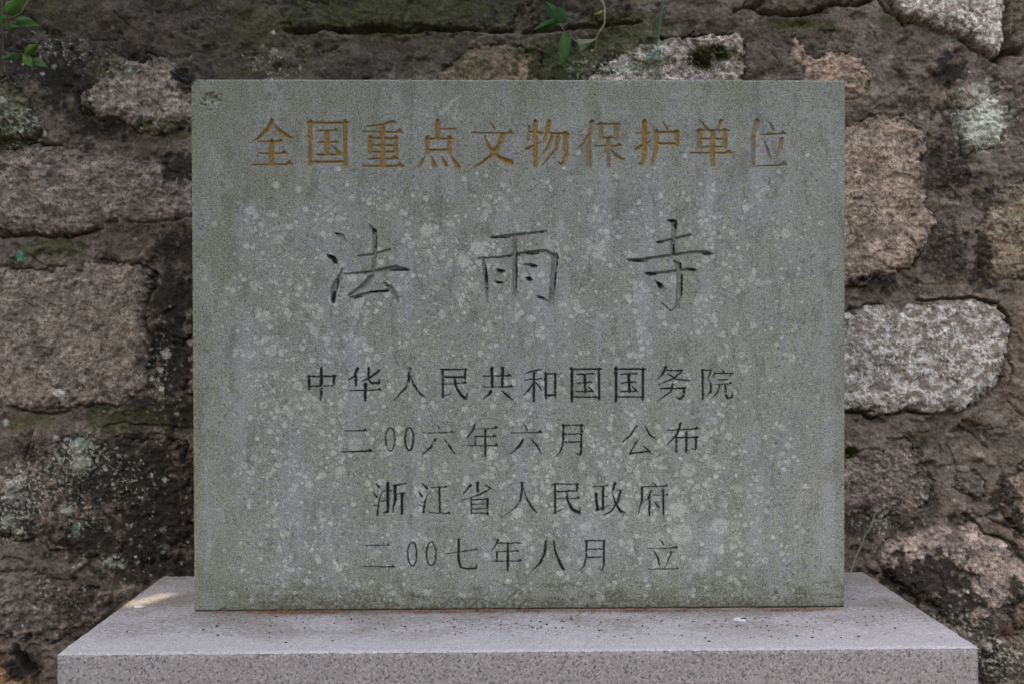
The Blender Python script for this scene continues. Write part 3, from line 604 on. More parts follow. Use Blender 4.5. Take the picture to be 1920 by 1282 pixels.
# outline in photo pixels; colours as the stone shows; bulge mm; grain; roughness
STONES = [
 ('left_a', [(152, 182), (186, 148), (200, 113), (240, 104), (258, 122), (275, 106), (324, 108), (341, 140), (366, 160), (400, 165), (400, 248), (330, 252), (268, 243), (212, 222), (158, 210)], (116, 106, 97), (96, 85, 78), 16, .75, 1.1),
 ('left_b', [(-60, 160), (20, 152), (45, 172), (66, 200), (75, 235), (60, 262), (0, 270), (-60, 275)], (92, 88, 72), (66, 62, 50), 14, .7, 1.1),
 ('left_c', [(-120, 300), (0, 286), (60, 274), (110, 272), (170, 288), (235, 290), (290, 303), (330, 322), (375, 345), (390, 392), (345, 412), (310, 416), (250, 420), (215, 418), (175, 430), (120, 440), (30, 439), (-40, 432), (-130, 440)], (100, 89, 80), (80, 70, 63), 16, .85, .8),
 ('left_d', [(-150, 505), (0, 500), (60, 506), (100, 511), (150, 500), (165, 490), (205, 496), (245, 495), (260, 489), (280, 505), (285, 530), (276, 555), (266, 600), (280, 618), (288, 645), (288, 690), (278, 722), (255, 745), (228, 757), (150, 760), (40, 767), (-150, 762)], (101, 90, 80), (81, 71, 63), 16, .85, .55),
 ('left_e', [(-60, 905), (50, 885), (58, 838), (130, 826), (250, 822), (345, 832), (365, 930), (345, 1010), (300, 1058), (240, 1058), (160, 1048), (60, 1010), (-60, 1000)], (78, 66, 57), (52, 45, 39), 15, .7, .85),
 ('left_f', [(-80, 1075), (40, 1068), (100, 1085), (165, 1100), (220, 1120), (180, 1170), (110, 1200), (40, 1196), (-80, 1185)], (86, 76, 68), (60, 53, 47), 14, .8, .85),
 ('left_g', [(-80, 1232), (20, 1238), (60, 1268), (90, 1330), (-80, 1340)], (120, 88, 56), (92, 66, 44), 15, .6, .8),
 ('left_h', [(346, 632), (420, 620), (440, 742), (352, 740)], (112, 94, 88), (92, 78, 72), 10, .6, .8),
 ('left_i', [(334, 936), (360, 928), (410, 930), (405, 982), (340, 976)], (96, 72, 60), (76, 58, 50), 10, .6, .9),
 ('top_a', [(532, -90), (970, -90), (985, 18), (962, 48), (880, 54), (820, 50), (775, 60), (738, 52), (640, 56), (560, 58), (528, 50)], (52, 50, 40), (40, 37, 30), 13, .45, .5),
 ('top_b', [(992, -70), (1190, -70), (1180, 26), (1128, 44), (1050, 40), (1000, 50)], (54, 48, 38), (42, 36, 29), 11, .5, .6),
 ('top_c', [(818, 158), (852, 116), (888, 80), (905, 92), (950, 84), (1012, 96), (1018, 200), (818, 200)], (104, 86, 70), (88, 72, 58), 13, .6, .5),
 ('top_d', [(1080, 165), (1125, 125), (1170, 98), (1225, 76), (1300, 71), (1350, 64), (1386, 66), (1396, 82), (1398, 122), (1390, 190), (1080, 200)], (132, 121, 115), (94, 85, 77), 16, 1.0, .8),
 ('top_e', [(1487, 76), (1500, 72), (1512, 90), (1522, 106), (1548, 109), (1570, 95), (1590, 106), (1620, 104), (1628, 140), (1624, 172), (1596, 182), (1490, 190), (1504, 142), (1490, 100)], (136, 114, 98), (108, 90, 78), 10, .7, .7),
 ('top_f', [(1640, -120), (1900, -120), (1884, -20), (1882, 20), (1885, 66), (1882, 92), (1872, 108), (1850, 100), (1830, 88), (1800, 66), (1765, 58), (1692, 32), (1668, 16)], (146, 138, 132), (108, 98, 92), 22, 1.0, .6),
 ('top_g', [(1906, -60), (2060, -60), (2060, 100), (1902, 92), (1898, 40)], (76, 68, 60), (62, 55, 48), 18, .5, .4),
 ('top_h', [(1385, -110), (1640, -110), (1632, 2), (1600, 8), (1565, 12), (1530, 22), (1470, 24), (1400, 14)], (72, 60, 50), (56, 47, 40), 15, .5, .5),
 ('right_a', [(1540, 250), (1585, 238), (1640, 214), (1692, 224), (1742, 256), (1738, 290), (1724, 330), (1732, 372), (1752, 396), (1750, 425), (1738, 462), (1706, 500), (1688, 510), (1640, 520), (1585, 538), (1540, 540)], (124, 108, 95), (100, 87, 76), 15, .8, .65),
 ('right_b', [(1796, 252), (1812, 220), (1832, 196), (1870, 170), (1890, 208), (1885, 240), (1866, 272), (1812, 292)], (134, 134, 124), (92, 90, 82), 12, .9, 1.1),
 ('right_c', [(1862, 380), (1890, 342), (2040, 320), (2040, 505), (1920, 522), (1862, 528), (1836, 506), (1842, 432)], (104, 92, 78), (84, 74, 62), 14, .75, .7),
 ('right_d', [(1530, 588), (1585, 590), (1620, 571), (1690, 575), (1780, 565), (1868, 566), (1892, 605), (1898, 650), (1884, 672), (1878, 702), (1858, 732), (1812, 765), (1792, 778), (1770, 769), (1690, 770), (1640, 780), (1600, 772), (1530, 770)], (136, 132, 130), (94, 87, 80), 20, .7, .42),
 ('right_e', [(1540, 868), (1585, 862), (1640, 842), (1700, 826), (1728, 858), (1744, 900), (1736, 945), (1692, 965), (1640, 966), (1540, 955)], (98, 87, 79), (74, 65, 59), 14, .85, .8),
 ('right_f', [(1640, 1046), (1662, 1022), (1702, 1000), (1746, 988), (1798, 990), (1814, 972), (1840, 986), (1856, 1006), (1884, 1010), (1906, 1046), (1926, 1056), (2000, 1100), (1930, 1122), (1888, 1130), (1856, 1152), (1838, 1184), (1790, 1166), (1735, 1130), (1672, 1084)], (126, 110, 102), (98, 85, 78), 20, .85, .62),
 ('right_g', [(1930, 868), (1882, 900), (1872, 948), (1884, 964), (1920, 1004), (2040, 1010), (2040, 870)], (120, 102, 92), (92, 78, 70), 15, .8, .9),
 ('right_h', [(1848, 1206), (1890, 1190), (2040, 1186), (2040, 1330), (1846, 1330)], (84, 78, 68), (56, 50, 44), 15, .8, .9),
 ('right_i', [(1796, 868), (1842, 890), (1850, 926), (1838, 936), (1796, 916)], (88, 82, 78), (70, 64, 60), 10, .6, .7),
 ('right_j', [(1882, 1136), (1930, 1126), (2040, 1130), (2040, 1176), (1900, 1172)], (84, 70, 62), (66, 54, 48), 10, .6, .8),
]
STONE_NOTE = {'left_a': 'pale tan stone, mossy at its foot', 'left_b': 'mossy green stone', 'left_c': 'long brown stone', 'left_d': 'large squarish brown stone', 'left_e': 'black stained stone flecked with lichen', 'left_g': 'orange brown stone',
              'top_a': 'dark greenish flat stone', 'top_c': 'tan wedge shaped stone', 'top_d': 'pale granite stone with a moss cushion', 'top_e': 'pinkish tan notched stone', 'top_f': 'large pale granite stone', 'right_a': 'tall tan stone',
              'right_b': 'small stone white with lichen', 'right_d': 'large whitish speckled granite stone', 'right_e': 'reddish brown granite stone', 'right_f': 'pink stone with a black stained lower side'}
CRACKS = [  # polyline, width px, depth mm
 ([(535, 60), (570, 62), (620, 57), (665, 60), (700, 57), (735, 58), (750, 62), (775, 62), (800, 52), (850, 54), (920, 57), (960, 55)], 5, 16),
 ([(800, 50), (748, 48), (760, 24), (772, 2)], 3, 6), ([(575, 2), (600, 6), (618, 12)], 3, 8),
 ([(985, 60), (1030, 55), (1080, 52), (1130, 48), (1200, 40)], 6, 16),
 ([(1238, 72), (1262, 74), (1300, 68), (1345, 64), (1370, 62), (1386, 68)], 3.2, 14),
 ([(1378, 20), (1400, 14), (1440, 26), (1500, 28), (1530, 22), (1560, 8), (1600, 10), (1635, 0)], 4.5, 18),
 ([(1648, 0), (1660, 22), (1692, 35), (1715, 40)], 4, 14), ([(1890, -40), (1888, 20), (1884, 55), (1892, 75), (1890, 92), (1872, 112), (1860, 108)], 9, 40),
 ([(1876, 108), (1900, 94), (1914, 98)], 9, 30), ([(1800, 72), (1830, 96), (1860, 106)], 5, 14),
 ([(1720, 563), (1760, 562), (1800, 560), (1840, 562), (1872, 568), (1888, 590), (1896, 612), (1899, 640), (1890, 655), (1897, 676), (1900, 700), (1893, 720)], 3.6, 18),
 ([(1585, 772), (1610, 774), (1635, 782), (1660, 774), (1700, 772), (1740, 773)], 5, 18),
 ([(1893, 752), (1905, 768), (1920, 778)], 2.5, 8), ([(1816, 928), (1830, 930), (1848, 932), (1850, 900)], 3, 12), ([(1814, 935), (1810, 960)], 2.5, 8),
 ([(1808, 960), (1822, 972), (1838, 985), (1848, 1003), (1880, 1009), (1898, 1015), (1910, 1040), (1930, 1056)], 4, 18),
 ([(1850, 968), (1880, 985), (1905, 990), (1925, 1015)], 3, 8), ([(1640, 1048), (1655, 1024), (1675, 1008)], 3, 8),
 ([(0, 444), (40, 442), (110, 444), (140, 440), (175, 434), (190, 430)], 4, 14), ([(232, 412), (255, 420), (300, 418), (330, 414), (362, 404)], 3.2, 9),
 ([(38, 768), (60, 775), (110, 774), (132, 768)], 4, 14), ([(40, 772), (20, 762), (0, 762)], 3, 7), ([(195, 800), (230, 790), (262, 796), (330, 800)], 3, 8),
 ([(290, 510), (284, 545), (272, 575), (268, 600)], 4, 9), ([(100, 505), (70, 492), (62, 480)], 3, 7), ([(1595, 582), (1600, 590), (1588, 590)], 6, 14),
 ([(1740, 870), (1748, 905), (1738, 948)], 4, 8), ([(1800, 800), (1830, 815), (1850, 838)], 4, 8), ([(30, 1215), (45, 1240), (62, 1262)], 9, 24), ([(1780, 835), (1796, 870), (1795, 915)], 3, 6),
 ([(215, 28), (255, 60)], 4, 7), ([(165, 72), (230, 74)], 4, 6), ([(1450, 96), (1462, 108)], 3, 5),
]
# black mould: ellipses x, y, rx, ry, amount
MOULD = [(120, 150, 55, 60, .9), (150, 215, 40, 30, .6), (20, 255, 55, 30, .95), (345, 150, 28, 24, .9), (240, 100, 90, 22, .55), (40, 120, 50, 45, .7), (190, 240, 70, 18, .75), (340, 315, 50, 28, .8),
         (340, 470, 60, 45, .75), (330, 560, 50, 60, .9), (320, 660, 40, 90, 1.0), (300, 775, 120, 30, .95), (125, 460, 22, 14, .8), (85, 470, 20, 10, .6), (250, 430, 60, 10, .5), (195, 485, 30, 8, .6),
         (230, 880, 140, 76, .85), (300, 960, 90, 90, .95), (60, 840, 50, 30, .6), (20, 960, 60, 50, .75), (180, 1010, 80, 40, .8), (250, 1050, 90, 40, .9), (140, 1130, 60, 45, .55), (40, 1245, 30, 24, .95), (170, 1180, 50, 60, .45), (90, 1040, 60, 25, .4), (330, 1060, 60, 30, .9),
         (430, 60, 160, 60, .45), (560, 130, 100, 25, .35), (330, 20, 130, 30, .45), (30, 60, 60, 60, .5), (690, 20, 160, 30, .35), (1040, 125, 60, 36, .8), (1130, 70, 60, 40, .55), (740, 125, 90, 22, .25), (1150, 130, 50, 16, .5),
         (1780, 130, 34, 32, .85), (1690, 130, 22, 30, .4), (1720, 195, 40, 20, .6), (1790, 215, 40, 34, .85), (1860, 140, 36, 34, .5), (1900, 200, 30, 40, .6), (1780, 310, 60, 60, .7), (1760, 340, 30, 30, .6), (1850, 370, 30, 24, .7), (1770, 470, 50, 60, .65), (1840, 490, 20, 60, .85), (1640, 530, 60, 16, .7), (1700, 540, 60, 16, .5), (1800, 500, 40, 26, .5), (1860, 545, 40, 14, .5), (1910, 300, 20, 40, .4),
         (1730, 1080, 90, 46, .95), (1790, 1130, 60, 36, .95), (1690, 980, 50, 18, .6), (1620, 985, 40, 30, .6), (1800, 970, 26, 14, .5), (1820, 800, 50, 14, .6), (1722, 850, 20, 40, .6), (1748, 930, 22, 40, .5), (1880, 930, 26, 40, .75), (1905, 975, 16, 34, .8), (1860, 1180, 50, 30, .7), (1850, 1240, 40, 40, .75), (1900, 1110, 20, 26, .8), (1640, 950, 60, 12, .5), (1870, 700, 16, 30, .5), (1780, 640, 8, 8, .3)]
# green algae / moss film
GREEN = [(60, 20, 120, 40, .4), (210, 130, 40, 26, .6), (330, 238, 60, 18, .85), (20, 255, 60, 30, .7), (500, 60, 120, 60, .45), (760, 30, 200, 50, .6), (880, 130, 120, 40, .4), (1050, 115, 80, 46, .95), (1170, 60, 90, 46, .75), (1210, 118, 60, 22, .6), (1340, 104, 50, 26, .6), (100, 465, 60, 22, .6), (60, 790, 60, 20, .55), (230, 782, 100, 26, .55), (40, 210, 60, 60, .4), (1500, 45, 60, 14, .7), (1680, 35, 50, 10, .6), (1800, 190, 40, 30, .35), (1610, 155, 30, 12, .55), (1600, 60, 100, 40, .25), (1770, 960, 40, 20, .3), (1880, 1240, 40, 40, .3), (560, 130, 60, 20, .4), (1660, 560, 60, 12, .3), (470, 130, 60, 18, .45)]

def build_wall():
    def axis(lo, hi, a, b, fine, coarse):
        out = [np.arange(a, b, fine)]
        x, s, left = a, fine, []
        while x > lo: s = min(s*1.12, coarse); x -= s; left.append(x)
        x, s, right = out[0][-1], fine, []
        while x < hi: s = min(s*1.12, coarse); x += s; right.append(x)
        return np.concatenate([np.array(left[::-1]), out[0], np.array(right)])
    mm = (WY+D)/F                                   # metres per photo pixel on the wall
    lo_x, hi_x = at(-40, 641, WY)[0], at(1960, 641, WY)[0]; hi_z, lo_z = at(960, -40, WY)[2], at(960, 1322, WY)[2]
    xs = axis(-3.6, 3.6, lo_x, hi_x, mm*1.9, .0065); zs = axis(-.06, 2.75, lo_z, hi_z, mm*1.9, .0065)[::-1]
    nx, nz = len(xs), len(zs)
    X, Z = np.meshgrid(xs, zs)
    U, V_ = to_px(X, np.full_like(X, WY), Z)
    uc, vr = U[nz//2, :], V_[:, nx//2]
    def win(x0, x1, y0, y1, m=40):
        a, b = np.searchsorted(uc, [x0-m, x1+m]); c, d = np.searchsorted(vr, [y0-m, y1+m])
        return slice(max(c, 0), min(d, nz)), slice(max(a, 0), min(b, nx))
    # irregular outlines
    wu = fbm(U/40, V_/40, 4, 201)*13 + fbm(U/9, V_/9, 3, 202)*4.5
    wv = fbm(U/40, V_/40, 4, 203)*13 + fbm(U/9, V_/9, 3, 204)*4.5
    f_l = fbm(U/150, V_/150, 4, 205); f_m = fbm(U/42, V_/42, 4, 206); f_s = fbm(U/13, V_/13, 4, 207); f_t = fbm(U/5, V_/5, 3, 208)
    rg = ridged(U/55, V_/55, 5, 209); rg2 = ridged(U/20, V_/20, 4, 210)
    w1 = worley(U/34+wu/50, V_/28+wv/50, 211); w2 = worley(U/13+wu/24, V_/11+wv/24, 212)
    # mortar
    H = -3.5 + f_l*9 + f_m*6 + f_s*2.6 + f_t*1.3 + 2*w2[3]*smooth01(0, .5, f_l)
    H += 7*smooth01(.15, .5, fbm(U/70, V_/50, 4, 213)) - 8*smooth01(.28, .6, fbm(U/44, V_/38, 4, 214))
    sid = np.full(X.shape, -1, np.int32)
    cm_a, cm_b, cm_c = alb(80, 71, 63), alb(62, 54, 47), alb(95, 84, 75)
    t1 = smooth01(-.45, .45, f_l*.6+f_m*.6)[..., None]; t2 = smooth01(.1, .6, fbm(U/28, V_/26, 4, 216)*.8+f_s*.4)[..., None]
    C = cm_b*(1-t1)+cm_a*t1; C = C*(1-t2*.7)+cm_c*t2*.7
    # mortar colour carries light: brightened to the right, shaded at the top left
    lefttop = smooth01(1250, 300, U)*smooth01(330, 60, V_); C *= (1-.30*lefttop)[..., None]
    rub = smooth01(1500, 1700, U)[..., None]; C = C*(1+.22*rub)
    grain = np.full(X.shape, .62)
    # plain stones outside the picture, part of the wall body
    ju, jv = U/235 + wu/90, V_/165 + wv/90
    o1, o2, orv, opl = worley(ju, jv, 221)
    outm = np.clip(np.maximum(np.maximum(-90-U, U-2010), np.maximum(-140-V_, V_-1340))/40, 0, 1)
    osd = (o2-o1)*70-16
    oh = 10*(1-np.exp(-np.clip(osd, 0, None)/14)) + opl*14 + rg*4
    k = smooth01(-3, 5, osd)*outm; H = H*(1-k)+oh*k
    oc = alb(92, 81, 72)*((.65+.55*orv)*(1+.35*f_s+.3*f_m))[..., None]; C = C*(1-k[..., None])+oc*k[..., None]
    for si, (nm, poly, ca, cb, bulge, gr, rough) in enumerate(STONES):
        P = np.array(poly, float); sl = win(P[:, 0].min(), P[:, 0].max(), P[:, 1].min(), P[:, 1].max())
        u, v = U[sl], V_[sl]
        s = poly_sd(u+wu[sl]*.9, v+wv[sl]*.9, poly) + f_s[sl]*5 + f_t[sl]*1.8 + w2[3][sl]*4
        tx, ty = random.Random(si*3+1).uniform(-.05, .05), random.Random(si*3+2).uniform(-.04, .05)
        cx, cy = P.mean(0)
        sp = np.clip(s, 0, None)
        h = bulge*.72*(1-np.exp(-sp/7)) - 4 + (u-cx)*tx + (v-cy)*ty
        h += rough*.8*(rg[sl]*6 + w1[3][sl]*10 + w2[3][sl]*6.0 + f_m[sl]*5 + f_s[sl]*4.2 + f_t[sl]*3.0 + rg2[sl]*3.2)
        k = smooth01(-2.0, 3.0, s)
        H[sl] = H[sl]*(1-k) + h*k
        # open joint round parts of the stone
        gap = np.exp(-((s+1.5)/2.4)**2)*smooth01(-.25, .35, fbm(u/60+si*7, v/60, 3, 230))
        H[sl] -= gap*11
        q = smooth01(-.35, .35, f_m[sl]*.6+f_s[sl]*.55+f_l[sl]*.3+.25*(w1[2][sl]-.5))[..., None]
        if nm == 'right_d': q = smooth01(-.10, .16, fbm(u/17, v/17, 4, 233)*.9+fbm(u/5, v/5, 2, 234)*.5)[..., None]
        if nm in ('top_d', 'top_f'): q = smooth01(-.30, .15, fbm(u/12, v/12, 4, 235)+.3*f_l[sl])[..., None]
        c = alb(*cb)*(1-q)+alb(*ca)*q
        if nm in ('right_a', 'right_c'):            # rusty tan areas
            r_ = smooth01(.0, .5, fbm(u/50, v/34, 4, 236))[..., None]; c = c*(1-.35*r_)+alb(102, 84, 64)*.35*r_
        if nm == 'right_f':
            r_ = smooth01(.05, .5, fbm(u/26, v/30, 4, 237))[..., None]; c = c*(1-.5*r_)+alb(78, 72, 70)*.5*r_
        if nm in ('left_c', 'left_d'):
            r_ = smooth01(.0, .5, fbm(u/24, v/10, 4, 238))[..., None]; c = c*(1-.45*r_)+alb(112, 100, 92)*.45*r_
        c = c*(1+.34*fbm(u/38+si*9, v/30, 4, 239)+.22*f_s[sl])[..., None]
        sm = (smooth01(.20, .55, fbm(u/30+si*5, v/26, 4, 231) + .5*np.exp(-np.clip(s, 0, None)/14) + .3*f_s[sl])*.6)[..., None]
        c = c*(1-sm) + C[sl]*sm
        C[sl] = C[sl]*(1-k[..., None])+c*k[..., None]
        grain[sl] = grain[sl]*(1-k)+gr*k
        sid[sl] = np.where(s > 0, si, sid[sl])
    for pts, w, dp in CRACKS:
        px = [p[0] for p in pts]; py = [p[1] for p in pts]; sl = win(min(px), max(px), min(py), max(py))
        d = line_d(U[sl]+wu[sl]*.35+f_t[sl]*1.5, V_[sl]+wv[sl]*.35+f_s[sl]*1.5, pts)
        ww = w*(.75+.6*np.clip(f_s[sl]+.5, 0, 1.2))
        H[sl] -= dp*smooth01(ww, ww*.2, d)
    # ---- stains and growths
    spots = fbm(U/7, V_/7, 4, 240); sp2 = fbm(U/18, V_/18, 4, 241); fine = fbm(U/3, V_/3, 2, 242)
    md = np.zeros(X.shape)
    for x, y, rx, ry, a in MOULD:
        sl = win(x-rx*1.7, x+rx*1.7, y-ry*1.7, y+ry*1.7)
        d = np.hypot((U[sl]-x)/rx, (V_[sl]-y)/ry) + sp2[sl]*.9 + spots[sl]*.35
        md[sl] = np.maximum(md[sl], a*smooth01(1.55, .45, d))
    md = np.maximum(md, .45*smooth01(.3, .7, fbm(U/60, V_/50, 4, 243)+.5*spots)); md = np.maximum(md, outm*.8*smooth01(-.1, .5, fbm(U/90, V_/120, 4, 246)))
    md = np.clip(smooth01(.12, .80, md + .42*spots + .30*fine)*.94*np.clip(md*2.0, 0, 1), 0, .95)
    C = C*(1-md[..., None]) + (alb(27, 24, 21)*(1+.5*spots[..., None]))*md[..., None]
    gn = np.zeros(X.shape)
    for x, y, rx, ry, a in GREEN:
        sl = win(x-rx*1.7, x+rx*1.7, y-ry*1.7, y+ry*1.7)
        d = np.hypot((U[sl]-x)/rx, (V_[sl]-y)/ry) + sp2[sl]*.8 + spots[sl]*.3
        gn[sl] = np.maximum(gn[sl], a*smooth01(1.5, .4, d))
    gn = (smooth01(.15, .6, gn + .34*spots+.12*fine)*.8*np.clip(gn*2.2, 0, 1))[..., None]
    C = C*(1-gn) + (alb(53, 54, 29)*(1+.4*spots[..., None]))*gn
    # pale lichen flecks
    rr = random.Random(31); li = np.zeros(X.shape)
    def fleck(x, y, r, a):
        sl = win(x-r, x+r, y-r, y+r, 12)
        if sl[0].start >= sl[0].stop or sl[1].start >= sl[1].stop: return
        d = np.hypot(U[sl]-x, V_[sl]-y)/r + gnoise(U[sl]/4+x, V_[sl]/4, 245)*.7
        li[sl] = np.maximum(li[sl], a*smooth01(1.2, .7, d))
    for cx, cy, rx, ry, n in [(200, 900, 140, 90, 90), (90, 910, 60, 60, 40), (310, 640, 30, 90, 20), (140, 870, 50, 30, 36), (60, 970, 60, 40, 40), (30, 245, 40, 40, 50), (60, 90, 60, 60, 26), (230, 1060, 120, 50, 40), (500, 120, 80, 40, 36), (1130, 130, 70, 30, 60), (1800, 1160, 90, 50, 90), (1640, 975, 60, 30, 40), (1840, 220, 50, 60, 60), (1870, 1230, 60, 40, 60), (1720, 900, 60, 60, 18), (100, 1120, 90, 60, 40), (270, 930, 80, 110, 60), (200, 130, 40, 50, 20)]:
        for _ in range(n):
            fleck(rr.gauss(cx, rx*.6), rr.gauss(cy, ry*.6), .8+rr.expovariate(1/.9), rr.uniform(.25, .75))
    for x, y, r, a in [(115, 737, 9, .9), (309, 663, 9, .6), (283, 709, 5, .8), (302, 728, 5, .9), (300, 693, 5, .6), (9, 792, 6, .6), (150, 832, 16, .45), (155, 868, 18, .4), (30, 918, 18, .45), (40, 900, 12, .4), (20, 975, 16, .4), (200, 876, 5, .7), (286, 889, 4, .7), (310, 898, 5, .6), (128, 950, 12, .35), (250, 448, 3, .7), (1830, 230, 40, .35), (1850, 250, 30, .5), (1845, 200, 16, .4), (1170, 128, 14, .5), (1200, 108, 12, .4), (1240, 92, 14, .4), (190, 425, 8, .35), (205, 1052, 8, .5), (306, 1034, 4, .6)]:
        fleck(x, y, r, a)
    for x, y, rx, ry, a in [(150, 850, 60, 40, .5), (40, 920, 60, 50, .5), (90, 900, 60, 40, .3), (20, 990, 50, 30, .4), (150, 960, 30, 40, .3), (215, 1052, 40, 12, .6), (40, 235, 40, 30, .5), (1842, 222, 46, 60, .85), (1870, 1225, 60, 40, .4), (1800, 1165, 60, 24, .45), (1150, 130, 60, 26, .5), (1630, 975, 40, 14, .4), (240, 900, 60, 40, .25), (300, 700, 24, 80, .25), (120, 95, 60, 30, .2), (230, 140, 30, 30, .35), (520, 125, 40, 20, .25), (1722, 905, 20, 50, .2)]:
        sl = win(x-rx*1.7, x+rx*1.7, y-ry*1.7, y+ry*1.7)
        d = np.hypot((U[sl]-x)/rx, (V_[sl]-y)/ry)+sp2[sl]*.7
        li[sl] = np.maximum(li[sl], smooth01(.05, .5, spots[sl]*.9+fine[sl]*.4+a-.42)*smooth01(1.4, .4, d)*.7)
    L = li[..., None]*(.85+.3*fine[..., None]); C = C*(1-L) + alb(150, 152, 140)*L
    teal = smooth01(12, 8, np.hypot(U-38, V_-482)+spots*3)[..., None]*.8; C = C*(1-teal)+alb(52, 92, 74)*teal
    teal = smooth01(8, 5, np.hypot((U-145)/1.0, (V_-990)/1.8)+spots*3)[..., None]*.6; C = C*(1-teal)+alb(74, 100, 84)*teal
    soil = (smooth01(20, 4, np.hypot((U-1890)/2.2, V_-1184)+sp2*9)*.6)[..., None]; C = C*(1-soil)+alb(70, 42, 30)*soil
    lum = C @ np.array([.30, .55, .15]); C = lum[..., None]*.14 + C*.86
    C = C*np.array([.985, 1.0, .93])
    C = np.clip(C, .004, .8)
    grain = np.clip(grain*(1-.4*md), .15, 1)
    Y = WY - H/1000.0
    N = nx*nz; V = np.stack([X, Y, Z], -1).reshape(-1, 3)
    idx = np.arange(N).reshape(nz, nx)
    Q = np.stack([idx[:-1, :-1], idx[1:, :-1], idx[1:, 1:], idx[:-1, 1:]], -1).reshape(-1, 4)
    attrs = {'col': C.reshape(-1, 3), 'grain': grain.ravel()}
    q = sid.ravel()[Q]; fid = np.where((q >= 0).sum(1) >= 2, q.max(1), -1)
    root = empty('rubble_wall', (0, WY, 0))
    tag(root, 'old rubble stone wall with brown mortar, black mould and moss behind the tablet', 'wall')
    loop = np.concatenate([idx[0, :-1], idx[:-1, -1], idx[-1, :0:-1], idx[:0:-1, 0]])
    back = V[loop].copy(); back[:, 1] = WY+.55
    nb = len(loop); bi = np.arange(nb)+N
    side = np.stack([loop, np.roll(loop, -1), np.roll(bi, -1), bi], -1)
    VV = np.concatenate([V, back]); QQ = np.concatenate([Q[fid < 0], side])
    ids, inv = np.unique(QQ, return_inverse=True); remap = np.full(len(VV), -1); remap[ids] = np.arange(len(ids))
    at2 = {k_: np.concatenate([a, a[loop]])[ids] for k_, a in attrs.items()}
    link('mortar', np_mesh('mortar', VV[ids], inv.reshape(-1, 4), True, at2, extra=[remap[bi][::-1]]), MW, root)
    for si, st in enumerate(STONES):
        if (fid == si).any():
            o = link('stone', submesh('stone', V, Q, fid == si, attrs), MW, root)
            if st[0] in STONE_NOTE: o['label'] = STONE_NOTE[st[0]]
    def surf(px, py):
        """depth of the wall face behind a photo pixel"""
        i, j = min(np.searchsorted(vr, py), nz-1), min(np.searchsorted(uc, px), nx-1)
        return float(Y[i, j])
    return surf
wall_y = build_wall()

# ------------------------------------------------------------------ plants, twine, twigs
def tube(bm, pts, radii, seg=7):
    rings = []
    n = len(pts)
    for i, p in enumerate(pts):
        p = Vector(p); a = Vector(pts[max(i-1, 0)]); b = Vector(pts[min(i+1, n-1)])
        d = (b-a).normalized(); x = d.cross(Vector((0.13, 1, .21))).normalized(); y = d.cross(x)
        rings.append([bm.verts.new(p + (x*math.cos(2*math.pi*k/seg) + y*math.sin(2*math.pi*k/seg))*radii[i]) for k in range(seg)])
    for i in range(n-1):
        for k in range(seg):
            bm.faces.new((rings[i][k], rings[i][(k+1) % seg], rings[i+1][(k+1) % seg], rings[i+1][k]))
    bm.faces.new(rings[0][::-1]); bm.faces.new(rings[-1])
def smooth_path(P, n=6):
    P = [Vector(p) for p in P]; out = []
    for i in range(len(P)-1):
        p0, p1, p2, p3 = P[max(i-1, 0)], P[i], P[i+1], P[min(i+2, len(P)-1)]
        for k in range(n):
            t = k/n
            out.append(.5*((2*p1)+(p2-p0)*t+(2*p0-5*p1+4*p2-p3)*t*t+(3*p1-p0-3*p2+p3)*t**3))
    out.append(P[-1]); return out
def stem(name, px, Ys, r, mat, parent, taper=.6, jig=0.0):
    pts = [at(x, y, Y) for (x, y), Y in zip(px, Ys)]
    pts = smooth_path(pts)
    rn = random.Random(len(px)*13+int(px[0][0]))
    n = len(pts); bm = bmesh.new()
    tube(bm, pts, [r*(1-(1-taper)*i/(n-1))*(1+rn.uniform(-.12, .12)) for i in range(n)])
    return bm_obj(name, bm, mat, parent)
def leaf(base, tip, width, Yb, Yt, mat, parent, fold=.35, curl=.25, blunt=False, seed=0, name='leaf'):
    """ovate blade: midrib from base to tip, folded along it, thin but solid"""
    a, b = Vector(at(*base, Yb)), Vector(at(*tip, Yt))
    ax = b-a; L = ax.length; ax.normalize()
    toward = (Vector(CAM)-a).normalized(); side = ax.cross(toward).normalized(); nrm = side.cross(ax)
    if nrm.dot(toward) < 0: nrm = -nrm
    w = width*(Yb+D)/F*.5
    n, m = 14, 5; bm = bmesh.new(); rows = []
    rn = random.Random(seed)
    for i in range(n+1):
        t = i/n
        prof = (math.sin(math.pi*t**.72)**.85)*(1-.15*t) if not blunt else min(1, (t*1.15)**1.1)*(1 if t < .93 else .8)
        prof = max(prof, .02)
        row = []
        for j in range(-m, m+1):
            s = j/m
            wob = 1+.05*math.sin(9*t+seed*1.7)*abs(s)
            p = a + ax*(L*t) + side*(w*prof*s*wob) + nrm*(-fold*w*prof*(abs(s)-.35) - curl*L*(t-.4)**2 + .02*L*math.sin(6*t+3*s+seed) - .05*w*math.cos(t*26+abs(s)*3)*abs(s)*(1-abs(s)))
            row.append(bm.verts.new(p))
        rows.append(row)
    for i in range(n):
        for j in range(2*m):
            bm.faces.new((rows[i][j], rows[i+1][j], rows[i+1][j+1], rows[i][j+1]))
    o = bm_obj(name, bm, mat, parent)
    md = o.modifiers.new('thickness', 'SOLIDIFY'); md.thickness = .0004
    return o

